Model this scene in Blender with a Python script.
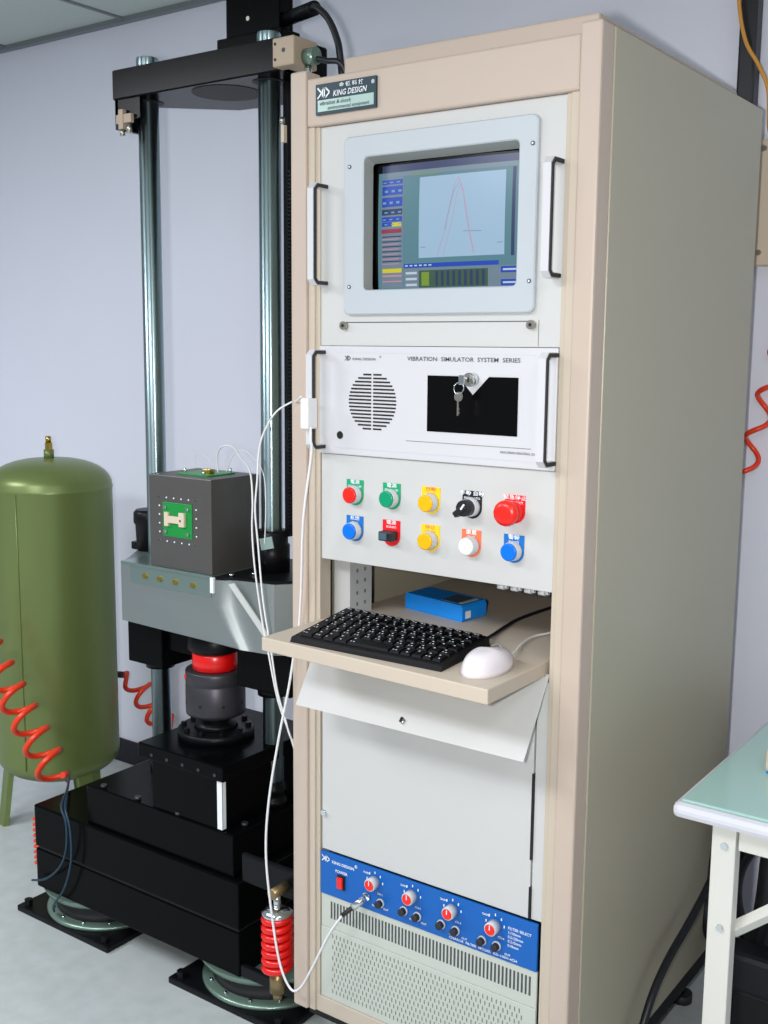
import bpy, bmesh, math, random
from mathutils import Vector, Matrix
random.seed(7)
PI = math.pi
for o in list(bpy.data.objects): bpy.data.objects.remove(o)
SC = bpy.context.scene
COL = SC.collection

# ------------------------------------------------------------------ camera
CAM = Vector((1.0555, -1.6067, 1.4764))
cr = Vector((0.81158, 0.58418, 0.00864)); cu = Vector((-0.09364, 0.11546, 0.98889)); cf = Vector((-0.57669, 0.80337, -0.14841))
cd = bpy.data.cameras.new('camera'); cam = bpy.data.objects.new('camera', cd); COL.objects.link(cam)
cd.sensor_fit = 'VERTICAL'; cd.sensor_height = 24.0; cd.lens = 1106.7 / 1024 * 24.0
cd.clip_start = 0.02
M3 = Matrix((cr, cu, -cf)).transposed()
cam.matrix_world = Matrix.Translation(CAM) @ M3.to_4x4()
SC.camera = cam

# ------------------------------------------------------------------ light
SC.view_settings.view_transform = 'Standard'; SC.view_settings.look = 'None'
SC.view_settings.exposure = 0.0; SC.view_settings.gamma = 1.0
SC.view_settings.use_curve_mapping = False
world = bpy.data.worlds.new('room_light'); SC.world = world; world.use_nodes = True
bg = world.node_tree.nodes['Background']
bg.inputs[0].default_value = (0.86, 0.90, 1.0, 1); bg.inputs[1].default_value = 0.30

def area(name, loc, rot, sx, sy, power, color):
    l = bpy.data.lights.new(name, 'AREA'); l.shape = 'RECTANGLE'; l.size = sx; l.size_y = sy
    l.energy = power; l.color = color
    o = bpy.data.objects.new(name, l); o.location = loc; o.rotation_euler = rot; COL.objects.link(o); return o
# camera flash, just left of the lens
fl = bpy.data.lights.new('camera_flash', 'AREA'); fl.shape = 'RECTANGLE'; fl.size = 0.035; fl.size_y = 0.05
fl.energy = 23.0; fl.color = (1.0, 0.975, 0.95)
flo = bpy.data.objects.new('camera_flash', fl); COL.objects.link(flo)
flo.matrix_world = Matrix.Translation(CAM - cr * 0.085 + cu * 0.01 + cf * 0.02) @ M3.to_4x4()
# fluorescent ceiling fixtures above and behind the photographer
area('fluorescent_fixture', (-0.5, -2.1, 2.48), (0, 0, 0), 1.2, 0.6, 56, (0.92, 0.94, 1.0))
area('fluorescent_fixture', (-2.4, -1.6, 2.48), (0, 0, 0), 1.2, 0.6, 60, (0.92, 0.94, 1.0))
area('fluorescent_fixture', (1.5, -1.3, 2.48), (0, 0, 0), 0.6, 1.2, 12, (0.92, 0.94, 1.0))

# ------------------------------------------------------------------ materials
def mat(name, col, rough=0.5, metal=0.0, noise=0.0, nscale=40.0, bump=0.0, bscale=200.0, emit=0.0, coat=0.0, spec=0.5, trans=0.0, aniso=None):
    m = bpy.data.materials.new(name); m.use_nodes = True
    nt = m.node_tree; b = nt.nodes['Principled BSDF']
    b.inputs['Base Color'].default_value = (*col, 1); b.inputs['Roughness'].default_value = rough
    b.inputs['Metallic'].default_value = metal; b.inputs['Specular IOR Level'].default_value = spec
    b.inputs['Coat Weight'].default_value = coat; b.inputs['Transmission Weight'].default_value = trans
    tc = nt.nodes.new('ShaderNodeTexCoord')
    if noise > 0:
        n = nt.nodes.new('ShaderNodeTexNoise'); n.inputs['Scale'].default_value = nscale; n.inputs['Detail'].default_value = 5
        nt.links.new(tc.outputs['Object'], n.inputs['Vector'])
        mx = nt.nodes.new('ShaderNodeMix'); mx.data_type = 'RGBA'
        mx.inputs[6].default_value = (*[c * (1 - noise) for c in col], 1)
        mx.inputs[7].default_value = (*[min(1, c * (1 + noise)) for c in col], 1)
        nt.links.new(n.outputs['Fac'], mx.inputs[0]); nt.links.new(mx.outputs[2], b.inputs['Base Color'])
    if bump > 0:
        n2 = nt.nodes.new('ShaderNodeTexNoise'); n2.inputs['Scale'].default_value = bscale; n2.inputs['Detail'].default_value = 3
        if aniso:
            mp = nt.nodes.new('ShaderNodeMapping'); mp.inputs['Scale'].default_value = aniso
            nt.links.new(tc.outputs['Object'], mp.inputs['Vector']); nt.links.new(mp.outputs[0], n2.inputs['Vector'])
        else: nt.links.new(tc.outputs['Object'], n2.inputs['Vector'])
        bp = nt.nodes.new('ShaderNodeBump'); bp.inputs['Strength'].default_value = bump; bp.inputs['Distance'].default_value = 0.002
        nt.links.new(n2.outputs['Fac'], bp.inputs['Height']); nt.links.new(bp.outputs[0], b.inputs['Normal'])
    if emit > 0:
        b.inputs['Emission Color'].default_value = (*col, 1); b.inputs['Emission Strength'].default_value = emit
    return m
def srgb(r, g, b):
    f = lambda c: (c / 255 / 12.92) if c / 255 <= 0.04045 else ((c / 255 + 0.055) / 1.055) ** 2.4
    return (f(r), f(g), f(b))
M = {}
M['wall'] = mat('painted_wall', srgb(229, 232, 245), 0.85, noise=0.03, nscale=3, bump=0.1, bscale=120)
M['ceiling'] = mat('ceiling_tile', srgb(188, 198, 194), 0.9, noise=0.04, nscale=60)
M['seam'] = mat('ceiling_grid', srgb(120, 128, 132), 0.6)
M['base'] = mat('black_skirting', srgb(20, 18, 32), 0.5)
M['beige'] = mat('beige_powder_coat', srgb(190, 174, 160), 0.45, noise=0.02, nscale=30, bump=0.08, bscale=900)
M['beige2'] = mat('beige_frame_inner', srgb(192, 180, 163), 0.5, bump=0.08, bscale=900)
M['sidep'] = mat('beige_side_panel', srgb(174, 168, 148), 0.38, noise=0.03, nscale=6, bump=0.05, bscale=800)
M['panel'] = mat('light_grey_panel', srgb(196, 197, 195), 0.5, noise=0.01, nscale=30)
M['white'] = mat('white_panel', srgb(203, 204, 207), 0.42)
M['bezel'] = mat('pale_blue_bezel', srgb(182, 190, 196), 0.4)
M['bezel_in'] = mat('grey_bezel_slope', srgb(150, 154, 150), 0.5)
M['dark'] = mat('dark_gap', srgb(14, 14, 16), 0.6)
M['blackglass'] = mat('black_acrylic', srgb(3, 3, 4), 0.25, spec=0.2)
M['rubber'] = mat('black_rubber', srgb(38, 38, 40), 0.6)
M['text'] = mat('grey_print', srgb(70, 74, 80), 0.6)
M['wtext'] = mat('white_print', srgb(235, 240, 245), 0.6)
M['chrome'] = mat('chrome', (0.80, 0.84, 0.86), 0.12, metal=1.0)
M['steelrod'] = mat('hard_chrome_rod', srgb(172, 194, 198), 0.30, metal=1.0)
def _rod(m):
    nt = m.node_tree; b = nt.nodes['Principled BSDF']; t = nt.nodes.new('ShaderNodeTangent'); t.direction_type = 'RADIAL'; t.axis = 'Z'
    b.inputs['Anisotropic'].default_value = 0.95; b.inputs['Anisotropic Rotation'].default_value = 0.25
    nt.links.new(t.outputs[0], b.inputs['Tangent'])
_rod(M['steelrod'])
M['zinc'] = mat('zinc_plated', srgb(190, 188, 175), 0.3, metal=1.0)
M['brass'] = mat('brass', srgb(190, 165, 80), 0.3, metal=1.0)
M['strap'] = mat('pale_strap', srgb(196, 200, 196), 0.5)
M['tan'] = mat('tan_cast_metal', srgb(178, 160, 138), 0.45)
M['bronze'] = mat('dull_bronze', srgb(150, 130, 95), 0.35, metal=0.8)
M['alu'] = mat('brushed_aluminium', srgb(150, 158, 158), 0.42, metal=0.75, bump=0.15, bscale=60, aniso=(1, 1, 30))
M['alu2'] = mat('glossy_aluminium_strip', srgb(150, 172, 166), 0.28, metal=0.8)
M['cube'] = mat('dark_grey_ground_steel', srgb(104, 102, 100), 0.42, metal=0.6, noise=0.06, nscale=25)
M['cube_side'] = M['cube']
M['blk'] = mat('black_gloss_enamel', srgb(6, 7, 8), 0.22, noise=0.1, nscale=8, bump=0.03, bscale=60, spec=0.07)
M['blkm'] = mat('black_matt_steel', srgb(14, 15, 18), 0.38, spec=0.2, bump=0.05)
M['gun'] = mat('gunmetal', srgb(70, 68, 74), 0.4, metal=0.6)
M['red'] = mat('red_enamel', srgb(225, 16, 12), 0.3, coat=0.3)
M['tank'] = mat('olive_green_enamel', srgb(114, 130, 74), 0.34, metal=0.3, noise=0.05, nscale=7, bump=0.02)
M['hose'] = mat('orange_red_hose', srgb(235, 62, 24), 0.35)
M['blue_hose'] = mat('dark_blue_tube', srgb(18, 52, 72), 0.4)
M['wcable'] = mat('white_cable', srgb(228, 228, 228), 0.5)
M['bcable'] = mat('black_cable', srgb(18, 19, 26), 0.4)
M['ycable'] = mat('yellow_cable', srgb(214, 150, 60), 0.5)
M['pcb'] = mat('green_circuit_board', srgb(20, 140, 60), 0.35)
M['cream'] = mat('cream_plastic', srgb(214, 198, 176), 0.5)
M['green'] = mat('green_label', srgb(22, 160, 110), 0.45); M['greenb'] = mat('green_lens', srgb(8, 150, 105), 0.25)
M['blue'] = mat('blue_label', srgb(14, 110, 190), 0.45); M['blueb'] = mat('blue_lens', srgb(0, 112, 222), 0.25)
M['yellow'] = mat('yellow_label', srgb(250, 205, 20), 0.45); M['yellowb'] = mat('amber_lens', srgb(250, 180, 5), 0.25)
M['redl'] = mat('red_label', srgb(225, 22, 30), 0.45); M['redb'] = mat('red_lens', srgb(235, 35, 25), 0.3)
M['orange'] = mat('orange_label', srgb(246, 120, 80), 0.45)
M['blackl'] = mat('black_label', srgb(22, 22, 28), 0.45)
M['ring'] = mat('grey_button_collar', srgb(196, 200, 202), 0.35)
M['wlens'] = mat('white_lens', srgb(232, 232, 232), 0.3)
M['ampblue'] = mat('blue_fascia', srgb(0, 92, 176), 0.45)
M['plate'] = mat('nameplate_dark_green', srgb(14, 50, 62), 0.35)
M['silver'] = mat('nameplate_silver', srgb(165, 190, 182), 0.3, metal=0.4)
M['kb'] = mat('black_keyboard', srgb(10, 10, 13), 0.5, spec=0.2)
M['key'] = mat('black_keycap', srgb(8, 8, 11), 0.5, spec=0.15)
M['mouse'] = mat('white_mouse', srgb(226, 220, 224), 0.3)
M['box'] = mat('bright_blue_plastic', srgb(16, 140, 236), 0.3)
M['lcd'] = mat('grey_display', srgb(70, 95, 110), 0.2)
M['glass'] = mat('green_tinted_glass_top', srgb(168, 206, 198), 0.12, coat=0.4)
M['table'] = mat('white_table_steel', srgb(222, 222, 214), 0.4)
M['table_b'] = mat('pale_table_edge', srgb(214, 216, 224), 0.4)
M['grille'] = mat('pale_green_grey_grille', srgb(190, 196, 186), 0.5)
M['vdark'] = mat('vent_hole_grey', srgb(118, 124, 116), 0.7)
M['iso'] = mat('greenish_cast_ring', srgb(120, 145, 132), 0.3, metal=0.5)

def floor_mat():
    m = bpy.data.materials.new('vinyl_floor'); m.use_nodes = True; nt = m.node_tree; b = nt.nodes['Principled BSDF']
    tc = nt.nodes.new('ShaderNodeTexCoord')
    n = nt.nodes.new('ShaderNodeTexNoise'); n.inputs['Scale'].default_value = 22; n.inputs['Detail'].default_value = 8
    v = nt.nodes.new('ShaderNodeTexNoise'); v.inputs['Scale'].default_value = 3; v.inputs['Detail'].default_value = 3
    nt.links.new(tc.outputs['Object'], n.inputs['Vector']); nt.links.new(tc.outputs['Object'], v.inputs['Vector'])
    r = nt.nodes.new('ShaderNodeValToRGB')
    r.color_ramp.elements[0].position = 0.3; r.color_ramp.elements[0].color = (*srgb(168, 182, 174), 1)
    r.color_ramp.elements[1].position = 0.7; r.color_ramp.elements[1].color = (*srgb(196, 204, 200), 1)
    nt.links.new(n.outputs['Fac'], r.inputs[0])
    mx = nt.nodes.new('ShaderNodeMix'); mx.data_type = 'RGBA'; mx.inputs[7].default_value = (*srgb(186, 190, 194), 1)
    nt.links.new(v.outputs['Fac'], mx.inputs[0]); nt.links.new(r.outputs[0], mx.inputs[6]); nt.links.new(mx.outputs[2], b.inputs['Base Color'])
    b.inputs['Roughness'].default_value = 0.35
    return m
M['floor'] = floor_mat()

# ------------------------------------------------------------------ geometry helpers
class G:
    """collects primitives into one mesh"""
    def __init__(s): s.v = []; s.f = []; s.mi = []; s.sm = []; s.mats = []
    def midx(s, m):
        m = M[m] if isinstance(m, str) else m
        if m not in s.mats: s.mats.append(m)
        return s.mats.index(m)
    def add(s, vs, fs, m, smooth=False):
        o = len(s.v); s.v += [tuple(v) for v in vs]; k = s.midx(m)
        for i, f in enumerate(fs):
            s.f.append(tuple(o + a for a in f)); s.mi.append(k)
            s.sm.append(smooth[i] if isinstance(smooth, list) else smooth)
        return s
    def box(s, x0, x1, y0, y1, z0, z1, m, bev=0.0, rot=None, piv=None):
        x0, x1 = min(x0, x1), max(x0, x1); y0, y1 = min(y0, y1), max(y0, y1); z0, z1 = min(z0, z1), max(z0, z1)
        if bev > 0:
            bm = bmesh.new(); bmesh.ops.create_cube(bm, size=1)
            for v in bm.verts: v.co = Vector(((x0 + x1) / 2 + v.co.x * (x1 - x0), (y0 + y1) / 2 + v.co.y * (y1 - y0), (z0 + z1) / 2 + v.co.z * (z1 - z0)))
            b = min(bev, 0.45 * min(x1 - x0, y1 - y0, z1 - z0))
            bmesh.ops.bevel(bm, geom=bm.edges[:], offset=b, segments=2, profile=0.5, affect='EDGES')
            bm.verts.index_update(); vs = [v.co.copy() for v in bm.verts]; fs = [[v.index for v in f.verts] for f in bm.faces]; bm.free()
        else:
            vs = [Vector((x, y, z)) for x in (x0, x1) for y in (y0, y1) for z in (z0, z1)]
            fs = [(0, 1, 3, 2), (4, 6, 7, 5), (0, 4, 5, 1), (2, 3, 7, 6), (0, 2, 6, 4), (1, 5, 7, 3)]
        if rot is not None:
            p = Vector(piv) if piv else Vector(((x0 + x1) / 2, (y0 + y1) / 2, (z0 + z1) / 2))
            vs = [p + rot @ (v - p) for v in vs]
        return s.add(vs, fs, m)
    def cyl(s, a, b, r, m, r2=None, n=24, cap=True, smooth=True):
        a, b = Vector(a), Vector(b); r2 = r if r2 is None else r2
        d = (b - a).normalized(); t = Vector((0, 0, 1)) if abs(d.z) < 0.9 else Vector((1, 0, 0))
        u = d.cross(t).normalized(); w = d.cross(u)
        vs = [a + (u * math.cos(2 * PI * i / n) + w * math.sin(2 * PI * i / n)) * r for i in range(n)]
        vs += [b + (u * math.cos(2 * PI * i / n) + w * math.sin(2 * PI * i / n)) * r2 for i in range(n)]
        fs = [(i, (i + 1) % n, n + (i + 1) % n, n + i) for i in range(n)]; sm = [smooth] * n
        if cap: fs += [tuple(range(n - 1, -1, -1)), tuple(range(n, 2 * n))]; sm += [False, False]
        return s.add(vs, fs, m, sm)
    def lathe(s, c, prof, m, n=40, axis='z'):
        """profile of (radius, height) about a vertical (or y) axis through c"""
        c = Vector(c); vs = []; fs = []
        for r, h in prof:
            for i in range(n):
                a = 2 * PI * i / n
                if axis == 'z': vs.append(c + Vector((r * math.cos(a), r * math.sin(a), h)))
                else: vs.append(c + Vector((r * math.cos(a), h, r * math.sin(a))))
        k = len(prof)
        for j in range(k - 1):
            for i in range(n): fs.append((j * n + i, j * n + (i + 1) % n, (j + 1) * n + (i + 1) % n, (j + 1) * n + i))
        sm = [True] * len(fs)
        fs.append(tuple(range(n - 1, -1, -1))); fs.append(tuple((k - 1) * n + i for i in range(n))); sm += [False, False]
        return s.add(vs, fs, m, sm)
    def tube(s, pts, r, m, n=8, sub=6, closed=False):
        pts = [Vector(p) for p in pts]
        if sub > 1: pts = spline(pts, sub)
        vs = []; fs = []; u = None
        for i, p in enumerate(pts):
            d = (pts[min(i + 1, len(pts) - 1)] - pts[max(i - 1, 0)]).normalized()
            if u is None:
                t = Vector((0, 0, 1)) if abs(d.z) < 0.9 else Vector((1, 0, 0)); u = d.cross(t).normalized()
            else: u = (u - d * u.dot(d)).normalized()
            w = d.cross(u)
            for k in range(n):
                a = 2 * PI * k / n; vs.append(p + (u * math.cos(a) + w * math.sin(a)) * r)
        for i in range(len(pts) - 1):
            for k in range(n): fs.append((i * n + k, i * n + (k + 1) % n, (i + 1) * n + (k + 1) % n, (i + 1) * n + k))
        sm = [True] * len(fs)
        fs += [tuple(range(n - 1, -1, -1)), tuple((len(pts) - 1) * n + k for k in range(n))]; sm += [False, False]
        return s.add(vs, fs, m, sm)
    def prism(s, poly, lo, hi, m, axis='z'):
        """poly of 2-D points extruded along axis between lo and hi; axis z: (x,y), axis y: (x,z), axis x: (y,z)"""
        n = len(poly)
        def P(p, h): return (p[0], p[1], h) if axis == 'z' else ((p[0], h, p[1]) if axis == 'y' else (h, p[0], p[1]))
        vs = [P(p, lo) for p in poly] + [P(p, hi) for p in poly]
        fs = [(i, (i + 1) % n, n + (i + 1) % n, n + i) for i in range(n)] + [tuple(range(n - 1, -1, -1)), tuple(range(n, 2 * n))]
        return s.add(vs, fs, m)
    def plate_hole(s, x0, x1, z0, z1, hx0, hx1, hz0, hz1, y0, y1, m):
        s.box(x0, hx0, y0, y1, z0, z1, m); s.box(hx1, x1, y0, y1, z0, z1, m)
        s.box(hx0, hx1, y0, y1, z0, hz0, m); s.box(hx0, hx1, y0, y1, hz1, z1, m); return s
    def text(s, txt, x, z, size, y, m, align='LEFT', shear=0.0, sx=1.0, thick=0.0004):
        c = bpy.data.curves.new('t', 'FONT'); c.body = txt; c.size = size; c.align_x = align; c.align_y = 'CENTER'
        c.shear = shear; c.resolution_u = 2; c.offset = size * 0.012
        o = bpy.data.objects.new('t', c); COL.objects.link(o); bpy.context.view_layer.update()
        me = bpy.data.meshes.new_from_object(o.evaluated_get(bpy.context.evaluated_depsgraph_get()))
        vs = [(x + v.co.x * sx, y, z + v.co.y) for v in me.vertices]; fs = [tuple(p.vertices) for p in me.polygons]
        s.add(vs, fs, m); bpy.data.meshes.remove(me); bpy.data.objects.remove(o); bpy.data.curves.remove(c); return s
    def build(s, name, parent=None, loc=None, weld=False):
        me = bpy.data.meshes.new(name); org = Vector(loc) if loc else Vector((0, 0, 0))
        me.from_pydata([tuple(Vector(v) - org) for v in s.v], [], s.f)
        for m in s.mats: me.materials.append(m)
        me.polygons.foreach_set('material_index', s.mi); me.polygons.foreach_set('use_smooth', s.sm)
        bm = bmesh.new(); bm.from_mesh(me); bmesh.ops.recalc_face_normals(bm, faces=bm.faces[:]); bm.to_mesh(me); bm.free()
        me.update()
        o = bpy.data.objects.new(name, me); COL.objects.link(o); o.location = org
        if parent is not None: put(o, parent)
        return o
def world_loc(o):
    v = o.location.copy(); p = o.parent
    while p is not None: v += p.location; p = p.parent
    return v
def put(o, parent):
    o.parent = parent; o.location = o.location - world_loc(parent)
def spline(p, sub):
    out = []; n = len(p)
    for i in range(n - 1):
        a, b, c, d = p[max(i - 1, 0)], p[i], p[i + 1], p[min(i + 2, n - 1)]
        for k in range(sub):
            t = k / sub
            out.append(0.5 * ((2 * b) + (c - a) * t + (2 * a - 5 * b + 4 * c - d) * t * t + (3 * b - a - 3 * c + d) * t ** 3))
    out.append(p[-1]); return out
def tag(o, label=None, cat=None, group=None, kind=None):
    if label: o['label'] = label
    if cat: o['category'] = cat
    if group: o['group'] = group
    if kind: o['kind'] = kind
    return o
def empty(name, loc, label, cat, group=None):
    o = bpy.data.objects.new(name, None); COL.objects.link(o); o.location = loc; o.empty_display_size = 0.05
    return tag(o, label, cat, group)
def coil(a, b, r, turns, n=14, phase=0.0, lead=True, up=(0, 0, 1)):
    """points of a helix of radius r from a to b"""
    a, b = Vector(a), Vector(b); d = (b - a).normalized(); u = d.cross(Vector(up)).normalized(); w = d.cross(u); k = int(turns * n)
    return [a + (b - a) * (i / k) + (u * math.cos(2 * PI * i / n + phase) + w * math.sin(2 * PI * i / n + phase)) * r for i in range(k + 1)]

# ------------------------------------------------------------------ room
def struct(g, name): return tag(g.build(name), kind='structure')
struct(G().box(-3.6, 2.2, -2.4, 0.93, -0.03, 0.0, 'floor'), 'floor')
struct(G().box(-3.6, 2.2, 0.93, 1.0, 0.0, 2.5, 'wall'), 'wall_back')
g = G().box(-3.6, 2.2, -2.4, 1.0, 2.5, 2.54, 'ceiling')
struct(g, 'ceiling')
g = G()
for x in (-3.0, -2.395, -1.79, -1.185, -0.58, 0.025, 0.63, 1.235): g.box(x - 0.006, x + 0.006, -2.4, 0.905, 2.494, 2.5, 'seam')
for y in (0.32, -0.285, -0.89): g.box(-3.6, 2.2, y - 0.006, y + 0.006, 2.494, 2.5, 'seam')
g.box(-3.6, 2.2, 0.905, 0.93, 2.485, 2.5, 'seam')
struct(g, 'trim_1')
struct(G().box(-3.6, -0.2, 0.918, 0.93, 0.0, 0.085, 'base', bev=0.003), 'baseboard_back')

# ------------------------------------------------------------------ equipment rack
YF = -0.0142
rack = empty('equipment_rack', (0, 0.37, 0), 'tall beige steel equipment cabinet holding the monitor, computer and control panels', 'equipment rack')
ZB, ZT, HW, YB = 0.147, 1.961, 0.306, 0.749
for sx in (-1, 1):
    g = G()
    xo, xi = sx * HW, sx * 0.268
    g.box(xo - sx * 0.0015, xi, YF, 0.03, ZB, ZT, 'beige', bev=0.004)
    g.box(xi, sx * 0.253, -0.008, 0.03, ZB, 1.863, 'beige2', bev=0.002)
    g.box(sx * 0.2545, sx * 0.244, -0.003, 0.03, ZB, 1.863, 'beige2', bev=0.0015)
    g.build('corner_post', rack)
for sx in (-1, 1):
    G().box(sx * HW, sx * (HW - 0.012), 0.0305, YB, ZB + 0.004, ZT - 0.002, 'sidep', bev=0.002).build('side_panel', rack)
G().box(-0.268, 0.268, YF + 0.003, 0.03, 1.863, 1.946, 'beige', bev=0.004).build('top_fascia', rack)
G().box(-0.232, 0.268, 0.05, 0.70, 1.946, 1.990, 'beige', bev=0.004).build('top_cap', rack)
G().box(-0.294, 0.294, 0.0305, YB, 1.935, 1.9455, 'beige').build('top_panel', rack)
G().box(-0.294, 0.294, YB - 0.014, YB, ZB + 0.004, 1.9345, 'beige').build('back_panel', rack)
G().box(-0.253, 0.253, -0.004, 0.03, ZB, 0.182, 'beige2', bev=0.002).build('bottom_rail', rack)
G().box(-0.293, 0.293, 0.031, YB - 0.015, ZB, 0.16, 'beige').build('bottom_panel', rack)
for sx in (-1,):
    g = G().box(sx * 0.247, sx * 0.212, 0.045, 0.048, 0.19, 1.85, 'panel')
    g.box(sx * 0.212, sx * 0.209, 0.045, 0.115, 0.19, 1.85, 'panel')
    for k in range(7):
        for yy in (0.065, 0.09):
            g.box(sx * 0.2088, sx * 0.2086, yy, yy + 0.006, 0.955 + k * 0.022, 0.962 + k * 0.022, 'vdark')
    g.build('mounting_rail', rack)
# small perforated ledge and connectors under the switch panel
g = G()
for k in range(4):
    x = 0.135 + k * 0.026
    g.cyl((x, 0.0135, 1.073), (x + 0.012, 0.0135, 1.073), 0.006, 'ring', n=12)
    g.cyl((x + 0.012, 0.0135, 1.073), (x + 0.018, 0.0135, 1.073), 0.004, 'white', n=12)
g.build('connector_row', rack)
for sx in (-1, 1):
    for yy in (0.06, 0.70):
        g = G().cyl((sx * 0.25, yy, 0.0), (sx * 0.25, yy, 0.02), 0.024, 'rubber')
        g.cyl((sx * 0.25, yy, 0.02), (sx * 0.25, yy, ZB), 0.009, 'zinc', n=12)
        g.cyl((sx * 0.25, yy, 0.10), (sx * 0.25, yy, 0.115), 0.017, 'zinc', n=6, smooth=False)
        g.build('levelling_foot', rack)
G().box(-0.298, 0.300, 0.03, 0.74, 0.108, 0.1465, 'dark').build('plinth', rack)
# nameplate
g = G().box(-0.243, -0.111, YF - 0.0022, YF + 0.0032, 1.880, 1.932, 'plate')
g.box(-0.238, -0.115, YF - 0.0028, YF - 0.0021, 1.885, 1.9045, 'silver')
np_ = g.build('nameplate', rack)
def logo(g, x, z, h, y, m):
    """two arrow shapes with a bar: the maker's mark"""
    t = h * 0.16
    def stroke(p, q, w=t):
        d = Vector((q[0] - p[0], 0, q[1] - p[1])).normalized(); nrm = Vector((-d.z, 0, d.x)) * w / 2
        P, Q = Vector((p[0], y, p[1])), Vector((q[0], y, q[1]))
        g.add([P - nrm, Q - nrm, Q + nrm, P + nrm], [(0, 1, 2, 3)], m)
    stroke((x, z + h / 2), (x + h * .5, z)); stroke((x, z - h / 2), (x + h * .5, z))
    stroke((x + h * .62, z + h / 2), (x + h * .62, z - h / 2)); stroke((x + h * .85, z + h / 2), (x + h * .85, z - h / 2))
    stroke((x + h * .55, z + h * .42), (x + h * 1.05, z + h * .42)); stroke((x + h * .55, z - h * .42), (x + h * 1.05, z - h * .42))
    stroke((x + h, z + h * .44), (x + h * 1.5, z)); stroke((x + h, z - h * .44), (x + h * 1.5, z))
g = G(); yy = YF - 0.0031
logo(g, -0.238, 1.9165, 0.018, yy, 'wtext')
g.text('KING DESIGN', -0.204, 1.9125, 0.0135, yy, 'wtext', shear=0.25, sx=0.88)
g.text('金 頓 科 技', -0.190, 1.9248, 0.0085, yy, 'wtext', sx=1.3)
g.text('®', -0.120, 1.922, 0.009, yy, 'wtext')
g.text('vibration & shock', -0.234, 1.8985, 0.0098, yy, 'text', shear=0.2, sx=1.0)
g.text('environmental equipment', -0.216, 1.8895, 0.0088, yy, 'text', shear=0.2, sx=1.0)
g.build('nameplate_lettering', np_)
# lower door
g = G().box(-0.241, 0.219, 0.0, 0.018, 0.496, 0.924, 'panel', bev=0.0015)
door = g.build('door', rack)
G().cyl((-0.234, -0.006, 0.572), (-0.234, 0.004, 0.572), 0.006, 'chrome', n=14).build('door_catch', door)
G().box(0.2215, 0.2435, 0.002, 0.02, 0.496, 0.924, 'panel', bev=0.001).build('door_side_strip', rack)
G().box(0.2175, 0.2215, -0.0012, 0.012, 0.605, 0.76, 'dark').build('door_gap', rack)
G().box(0.2175, 0.2215, -0.0012, 0.012, 0.497, 0.555, 'dark').build('door_gap', rack)
# hinged flap below the keyboard tray
fv = [(-0.247, 0.0, 0.926), (0.243, 0.0, 0.936), (0.2525, -0.1, 0.8195), (-0.223, -0.1, 0.8195)]
nrm = Vector((0, -0.76, -0.65)) * 0.003
g = G(); V = [Vector(v) for v in fv]; W = [v - nrm for v in V]
g.add(V + W, [(0, 1, 2, 3), (7, 6, 5, 4), (0, 4, 5, 1), (1, 5, 6, 2), (2, 6, 7, 3), (3, 7, 4, 0)], 'panel')
flap = g.build('keyboard_flap', rack)
g = G().cyl((0.012, -0.093, 0.829), (0.012, -0.087, 0.836), 0.004, 'chrome', n=12)
g.cyl((0.006, -0.0905, 0.832), (0.006, -0.0845, 0.838), 0.003, 'dark', n=12); g.build('flap_catch', flap)
# sliding keyboard tray
g = G().prism([(-0.2425, -0.171), (0.2375, -0.192), (0.2375, 0.60), (-0.2425, 0.60)], 0.935, 0.960, 'beige2')
tray = g.build('keyboard_tray', rack)
bmod = tray.modifiers.new('bevel', 'BEVEL'); bmod.width = 0.002; bmod.segments = 2
for sx in (-1, 1): G().box(sx * 0.2382, sx * 0.2465, 0.05, 0.64, 0.936, 0.956, 'zinc').build('tray_slide', rack)

# ---- monitor unit
mon = empty('rack_monitor', (0, 0.1, 1.475), 'rack monitor with pale blue bezel at the top of the cabinet, showing a curve graph', 'monitor')
g = G().plate_hole(-0.2435, 0.2435, 1.4765, 1.862, -0.165, 0.19, 1.555, 1.82, 0.0, 0.004, 'panel')
g.box(-0.19, 0.193, -0.0008, 0.0, 1.517, 1.5185, 'text'); g.box(0.2045, 0.2052, -0.0008, 0.0, 1.478, 1.52, 'vdark')
g.build('front_panel', mon)
# bezel: frame with rounded outer corners and sloping inner walls
def rrect(x0, x1, z0, z1, r, n=5):
    p = []
    for cx, cz, a0 in ((x1 - r, z1 - r, 0), (x0 + r, z1 - r, 90), (x0 + r, z0 + r, 180), (x1 - r, z0 + r, 270)):
        for i in range(n + 1):
            a = math.radians(a0 + 90 * i / n); p.append((cx + r * math.cos(a), cz + r * math.sin(a)))
    return p
def loft(g, rings, m, sm=False):
    n = len(rings[0]); vs = []; fs = []
    for poly, y in rings: pass
def frame(g, rings, mats):
    """rings: list of (poly, y); consecutive rings are bridged"""
    for j in range(len(rings) - 1):
        (pa, ya), (pb, yb) = rings[j], rings[j + 1]; n = len(pa)
        vs = [(p[0], ya, p[1]) for p in pa] + [(p[0], yb, p[1]) for p in pb]
        g.add(vs, [(i, (i + 1) % n, n + (i + 1) % n, n + i) for i in range(n)], mats[j])
g = G()
frame(g, [(rrect(-0.186, 0.199, 1.531, 1.838, 0.012), 0.0), (rrect(-0.186, 0.199, 1.531, 1.838, 0.012), -0.007),
          (rrect(-0.184, 0.197, 1.533, 1.836, 0.011), -0.009), (rrect(-0.144, 0.167, 1.572, 1.803, 0.009), -0.009),
          (rrect(-0.142, 0.165, 1.574, 1.801, 0.008), -0.007), (rrect(-0.139, 0.164, 1.5745, 1.792, 0.006), 0.016)],
      ['bezel', 'bezel', 'bezel', 'bezel', 'bezel_in'])
bz = g.build('bezel', mon)
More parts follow.
